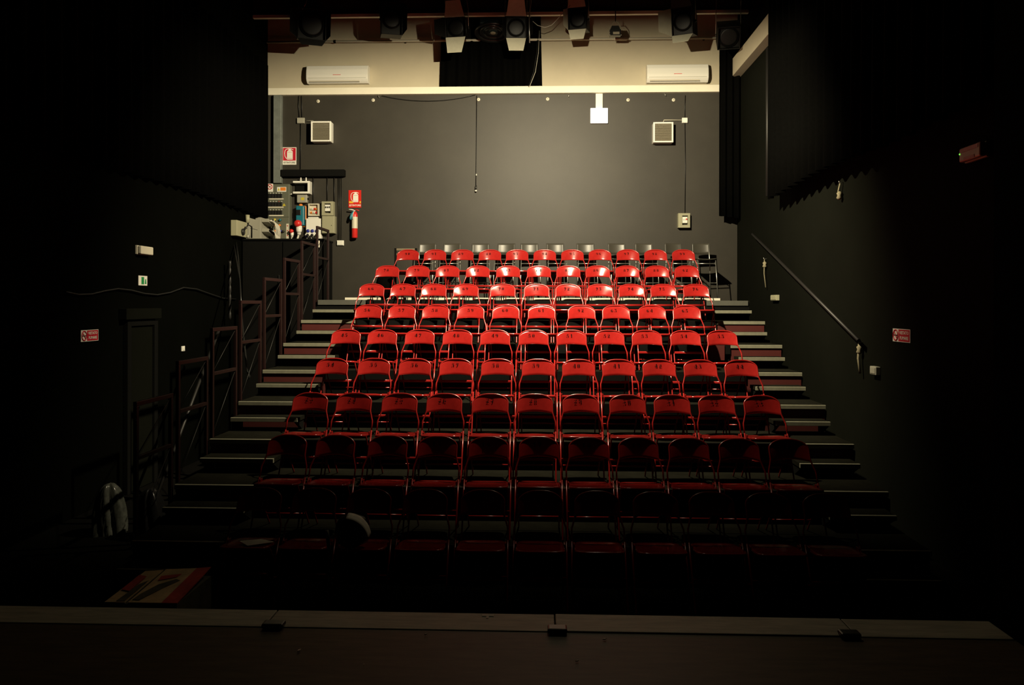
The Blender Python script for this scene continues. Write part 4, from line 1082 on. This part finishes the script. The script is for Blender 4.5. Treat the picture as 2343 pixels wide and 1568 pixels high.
# emergency exit lamps
def exit_lamp(xw, p0, p1, depth, lab, red):
    s_ = 1 if xw < 0 else -1
    xo = xw + s_ * depth
    a_, b_ = PX(*p0, xo), PX(*p1, xo)
    y0, y1 = sorted((a_.y, b_.y)); zm_ = PX((p0[0] + p1[0]) / 2, (p0[1] + p1[1]) / 2, xo).z; hh = abs(p0[1] - p1[1]) * (y0 + y1) / 2 / F / 2; z0, z1 = zm_ - hh, zm_ + hh
    t = tag(empty('exit_lamp', (xw, y0, z0)), lab, 'emergency light')
    xs_ = sorted((xw + s_ * .002, xw + s_ * depth * .4)); sub(t, MB().box(xs_[0], xs_[1], y0, y1, z0, z1), 'base', 'ivory_plastic', bevel=.006)
    xs_ = sorted((xw + s_ * depth * .405, xo)); sub(t, MB().box(xs_[0], xs_[1], y0 + .005, y1 - .005, z0 + .005, z1 - .005), 'diffuser', 'exit_diffuser' if red else 'ivory_plastic', bevel=.012)
    if red:
        xs_ = sorted((xo + s_ * .0005, xo + s_ * .003)); sub(t, MB().box(xs_[0], xs_[1], y0 + .03, y1 - .03, z1 - .045, z1 - .015), 'red_strip', 'exit_red')
        sub(t, MB().box(xs_[0], xs_[1], y0 + .08, y1 - .08, z0 + .012, z0 + .035), 'red_strip', 'exit_red')
        sub(t, MB().lathe([(.006, s_ * .0005), (.006, s_ * .004)], 8, (xo, y1 - .02, (z0 + z1) / 2 + .01), 'x'), 'led', 'led_green')
    return t
exit_lamp(XR, (2193, 366), (2243, 331), .08, 'dim reddish emergency exit lamp with a green pilot light, high on the right wall', True)
exit_lamp(XL, (323, 584), (352, 563), .08, 'small beige emergency lamp on the left wall above the green sign', False)
a_, b_ = PX(317, 653, XL + .004), PX(337, 632, XL + .004)
y0, y1 = sorted((a_.y, b_.y))
t = tag(empty('exit_sign', (XL, y0, a_.z)), 'small green and white escape sign on the left wall', 'sign')
sub(t, MB().box(XL + .001, XL + .004, y0, y1, a_.z, b_.z), 'plate', 'sign_white')
sub(t, MB().box(XL + .0041, XL + .006, y0 + (y1 - y0) * .32, y0 + (y1 - y0) * .62, a_.z + .015, b_.z - .015), 'green_door', 'sign_green')
ym = y0 + (y1 - y0) * .8
sub(t, MB().prism([(XL + .0045, ym - .02, a_.z + .02), (XL + .0045, ym + .02, a_.z + .02), (XL + .0045, ym + .01, b_.z - .04), (XL + .0045, ym - .01, b_.z - .04)], (.0015, 0, 0)), 'running_figure', 'sign_green')
# door in the left wall with its lintel box
y0, y1 = PX(300, 800, XL + .05).y, PX(352, 800, XL + .05).y
zt_ = PX(330, 745, XL + .05).z
d1 = MB().box(XL + .001, XL + .03, y0, y1, .01, zt_ - .02).build('door_1', 'side_wall'); struct(d1)
for nm, (a0, a1, c0, c1) in (('door_frame', (y0 - .09, y0 - .005, .0, zt_ + .06)), ('door_frame', (y1 + .005, y1 + .09, .0, zt_ + .06)), ('door_frame', (y0 - .004, y1 + .004, zt_, zt_ + .06))):
    MB().box(XL + .001, XL + .06, a0, a1, c0, c1).build(nm, 'black_paint', d1, bevel=.004)
MB().tube([(XL + .031, y0 + .1, 1.05), (XL + .09, y0 + .1, 1.05), (XL + .09, y0 + .22, 1.05)], .010, 8).build('door_handle', 'steel', d1)
a_, b_ = PX(290, 750, XL + .10), PX(370, 728, XL + .10)
tag(MB().box(XL + .002, XL + .10, min(a_.y, b_.y), max(a_.y, b_.y), zt_ + .08, zt_ + .08 + .13).build('door_closer', 'side_wall', bevel=.006), 'long dark box over the door in the left wall', 'door closer')
q = PX(422, 798, XL + .03)
t = tag(empty('light_switch', (XL, q.y, q.z)), 'small white switch on the left wall near the tier railings', 'switch')
sub(t, MB().box(XL + .001, XL + .02, q.y - .04, q.y + .04, q.z - .035, q.z + .035), 'plate', 'white_plastic', bevel=.003)
sub(t, MB().box(XL + .0205, XL + .03, q.y - .015, q.y + .015, q.z - .02, q.z + .02), 'rocker', 'white_plastic', bevel=.003)
# cable swags on the left wall
pts = [PX(150 + 30 * k, 668 + 7 * math.sin(k * 1.15) + (0 if k < 9 else -4 + (k - 9) * 4), XL + .03) for k in range(14)]
cable('wall_cable', pts, .010, 'black_cable', 'long black cable swagged along the left wall below the green sign')

# ------------------------------------------------------------------ guard railings on the left edge of the tiers
for i in range(1, 9):
    xg = TXL - .03; z0 = ZT(i)
    y0, y1 = YN(i) + .12, YN(i) + .78
    t = tag(empty('guard_rail', (xg, y0, z0)), 'dark red guard rail frame on the left edge of the %s tier from the stage' % ORD[i - 1], 'railing', 'guard rails on the left edge')
    L = y1 - y0; s_ = .016
    for y in (0, L - .04):
        MB().box(-s_, s_, y, y + .04, -.10, 1.10).build('post', 'rail_red', t, bevel=.003)
    MB().box(-s_, s_, -.0, L, 1.101, 1.14).build('top_rail', 'rail_red', t, bevel=.003)
    MB().box(-s_, s_, .041, L - .041, .64, .675).build('mid_rail', 'rail_red', t, bevel=.003)
    MB().tube([(0, .04, .68), (0, L - .04, 1.09)], .004, 6).build('brace', 'rail_metal', t)
    MB().tube([(0, .04, .03), (0, L - .04, .63)], .004, 6).build('brace', 'rail_metal', t)
# glossy cables hanging off the cabinet, left of the railings
cable('hanging_cable', [PY(p[0], p[1], 12.4 - .5 * k) for k, p in enumerate(((534, 553), (540, 590), (549, 640), (552, 700)))], .012, 'black_gloss', 'upper glossy black cable hanging from the left end of the black cabinet')
cable('hanging_cable', [PY(p[0], p[1], 12.4 - .35 * k) for k, p in enumerate(((540, 553), (545, 590), (550, 660), (553, 725), (557, 770), (566, 850), (571, 862)))], .014, 'black_gloss', 'long glossy black cable hanging from the black cabinet past the railings')
t = tag(empty('corrugated_hose', PY(526, 600, 11.8)), 'vertical grey corrugated hose left of the railings', 'hose')
pts = [PY(526, 597 + 5.0 * k, 11.8) for k in range(28)]
sub(t, MB().tube(pts, [.024 if k % 4 < 3 else .014 for k in range(28)], 10), 'hose', 'rail_metal')
a_, b_ = PX(500, 758, -4.3), PX(432, 940, -4.3)
b_ = a_.lerp(b_, (a_.z - .02) / (a_.z - b_.z))
tag(MB().tube([a_, b_], .020, 8).build('leaning_pole', 'rail_metal'), 'dim metal pole leaning by the left wall beyond the railings', 'pole')

# ------------------------------------------------------------------ clutter at the front left
# paper on the first front-row chair
ch = CHAIRS[1].location
o = MB().prism([(-.115, .035, 0), (.0, -.10, .0), (.16, .02, 0), (.03, .10, 0)], (0, 0, .002)).build('paper_sheet', 'paper', loc=(ch.x + .035, ch.y - .08, .455))
o.rotation_euler.x = math.radians(-3)
tag(o, 'white sheet of paper lying on the leftmost front-row seat', 'paper')
# black bag with a pale roll on the third front-row chair
ch = CHAIRS[3].location
t = tag(empty('shoulder_bag', (ch.x - .06, ch.y - .13, .458)), 'dark bag with a pale folded sheet and hanging strap on the third front-row chair', 'bag')
m = MB()
m.grid(lambda u, v: Vector(((.15 * math.cos(2 * PI * u)) * (1 - .25 * v) * (math.sin(PI * min(1, v * 1.0 + .001)) ** .25 if v < 1 else .0), .11 * math.sin(2 * PI * u) * (1 - .35 * v) * (1 if v < 1 else 0), .002 + .24 * v)), 24, 8)
m.build('bag_body', 'bag_black', t)
m = MB()
m.grid(lambda u, v: Vector((-.02 + .17 * math.sin(u * 1.45), -.135 + .09 * v, .235 - .17 * (1 - math.cos(u * 1.45)) + .02 * v)), 12, 3)
m.build('folded_sheet', 'paper', t, solid=.003)
m = MB()
m.grid(lambda u, v: Vector((-.165 + .05 * u + .028 * v + .004 * math.sin(u * 6), -.16 - .03 * u, .16 - .42 * u)), 10, 2)
m.build('strap', 'grey_plastic', t, solid=.003)
# patterned carton below the stage edge, its flaps folded shut
p0 = PY(288, 1340, 4.95); p1 = PY(446, 1340, 4.95)
zc_ = .42; yl = .50
t = tag(empty('carton', ((p0.x + p1.x) / 2, 4.70, 0)), 'printed carton in cream and red standing below the stage at the lower left', 'box')
w = (p1.x - p0.x) / 2
MB().box(-w, w, 0, yl, .001, zc_ - .012).build('body', 'cardboard_dark', t)
def flap(x0, x1, rise0, rise1, m_, nm='flap'):
    return MB().prism([(x0, .002, zc_ - .010), (x1, .002, zc_ - .010), (x1, yl - .002, zc_ + rise1), (x0, yl - .002, zc_ + rise0)], (0, 0, .006)).build(nm, m_, t)
flap(-w, -w * .44, .01, .02, 'cardboard')
flap(-w * .36, w * .56, .025, .035, 'cardboard')
flap(w * .565, w, .035, .045, 'cardboard_red')
def patch(pts, m_):
    P = []
    for (u, v) in pts:
        z = zc_ - .010 + .006 + (.022 + .012 * (u + 1) / 2 + .010) * v + .003
        P.append((u * w, .002 + (yl - .004) * v, z))
    MB().prism(P, (0, 0, .001)).build('printed_patch', m_, t)
patch([(-.70, .02), (-.47, .02), (-.47, .62), (-.62, .50)], 'cardboard_dark')
patch([(-.95, .35), (-.66, .30), (-.68, .75), (-.95, .80)], 'cardboard_red')
patch([(-.30, .06), (-.10, .05), (.20, .42), (.45, .62), (.30, .66), (-.05, .50), (-.26, .22)], 'cardboard_dark')
patch([(-.20, .62), (.25, .72), (.30, .82), (-.25, .76)], 'cardboard_red')
# crumpled bags by the left wall
def heap(name, px, py, y, sx, sy, hgt, m_, label, seed):
    rnd = random.Random(seed); ph = [rnd.uniform(0, 6.3) for _ in range(6)]
    q = PY(px, py, y)
    def fn(u, v):
        a = 2 * PI * u; r = math.cos(v * PI / 2) ** .75
        r *= 1 + .16 * math.sin(3 * a + ph[0]) + .10 * math.sin(7 * a + ph[1] + 4 * v) + .06 * math.sin(13 * a + ph[2] + 9 * v)
        return Vector((sx * r * math.cos(a), sy * r * math.sin(a),   .001 + hgt * math.sin(v * PI / 2) * (1 + .07 * math.sin(5 * a + ph[3]) * (1 - v))))
    o = MB().grid(fn, 48, 14).build(name, m_, loc=(q.x, y, 0)); tag(o, label, 'bag')
    return q
q = PY(258, 1112, 7.4); heap('plastic_bag', 252, 1125, 7.5, .14, .15, q.z, 'clear_plastic', 'crumpled pale plastic bag on the floor by the left wall', 3)
q = PY(345, 1118, 7.4); heap('bin_bag', 345, 1140, 7.4, .14, .16, q.z, 'bag_black', 'shiny dark bin bag right of the crumpled pale bag', 5)
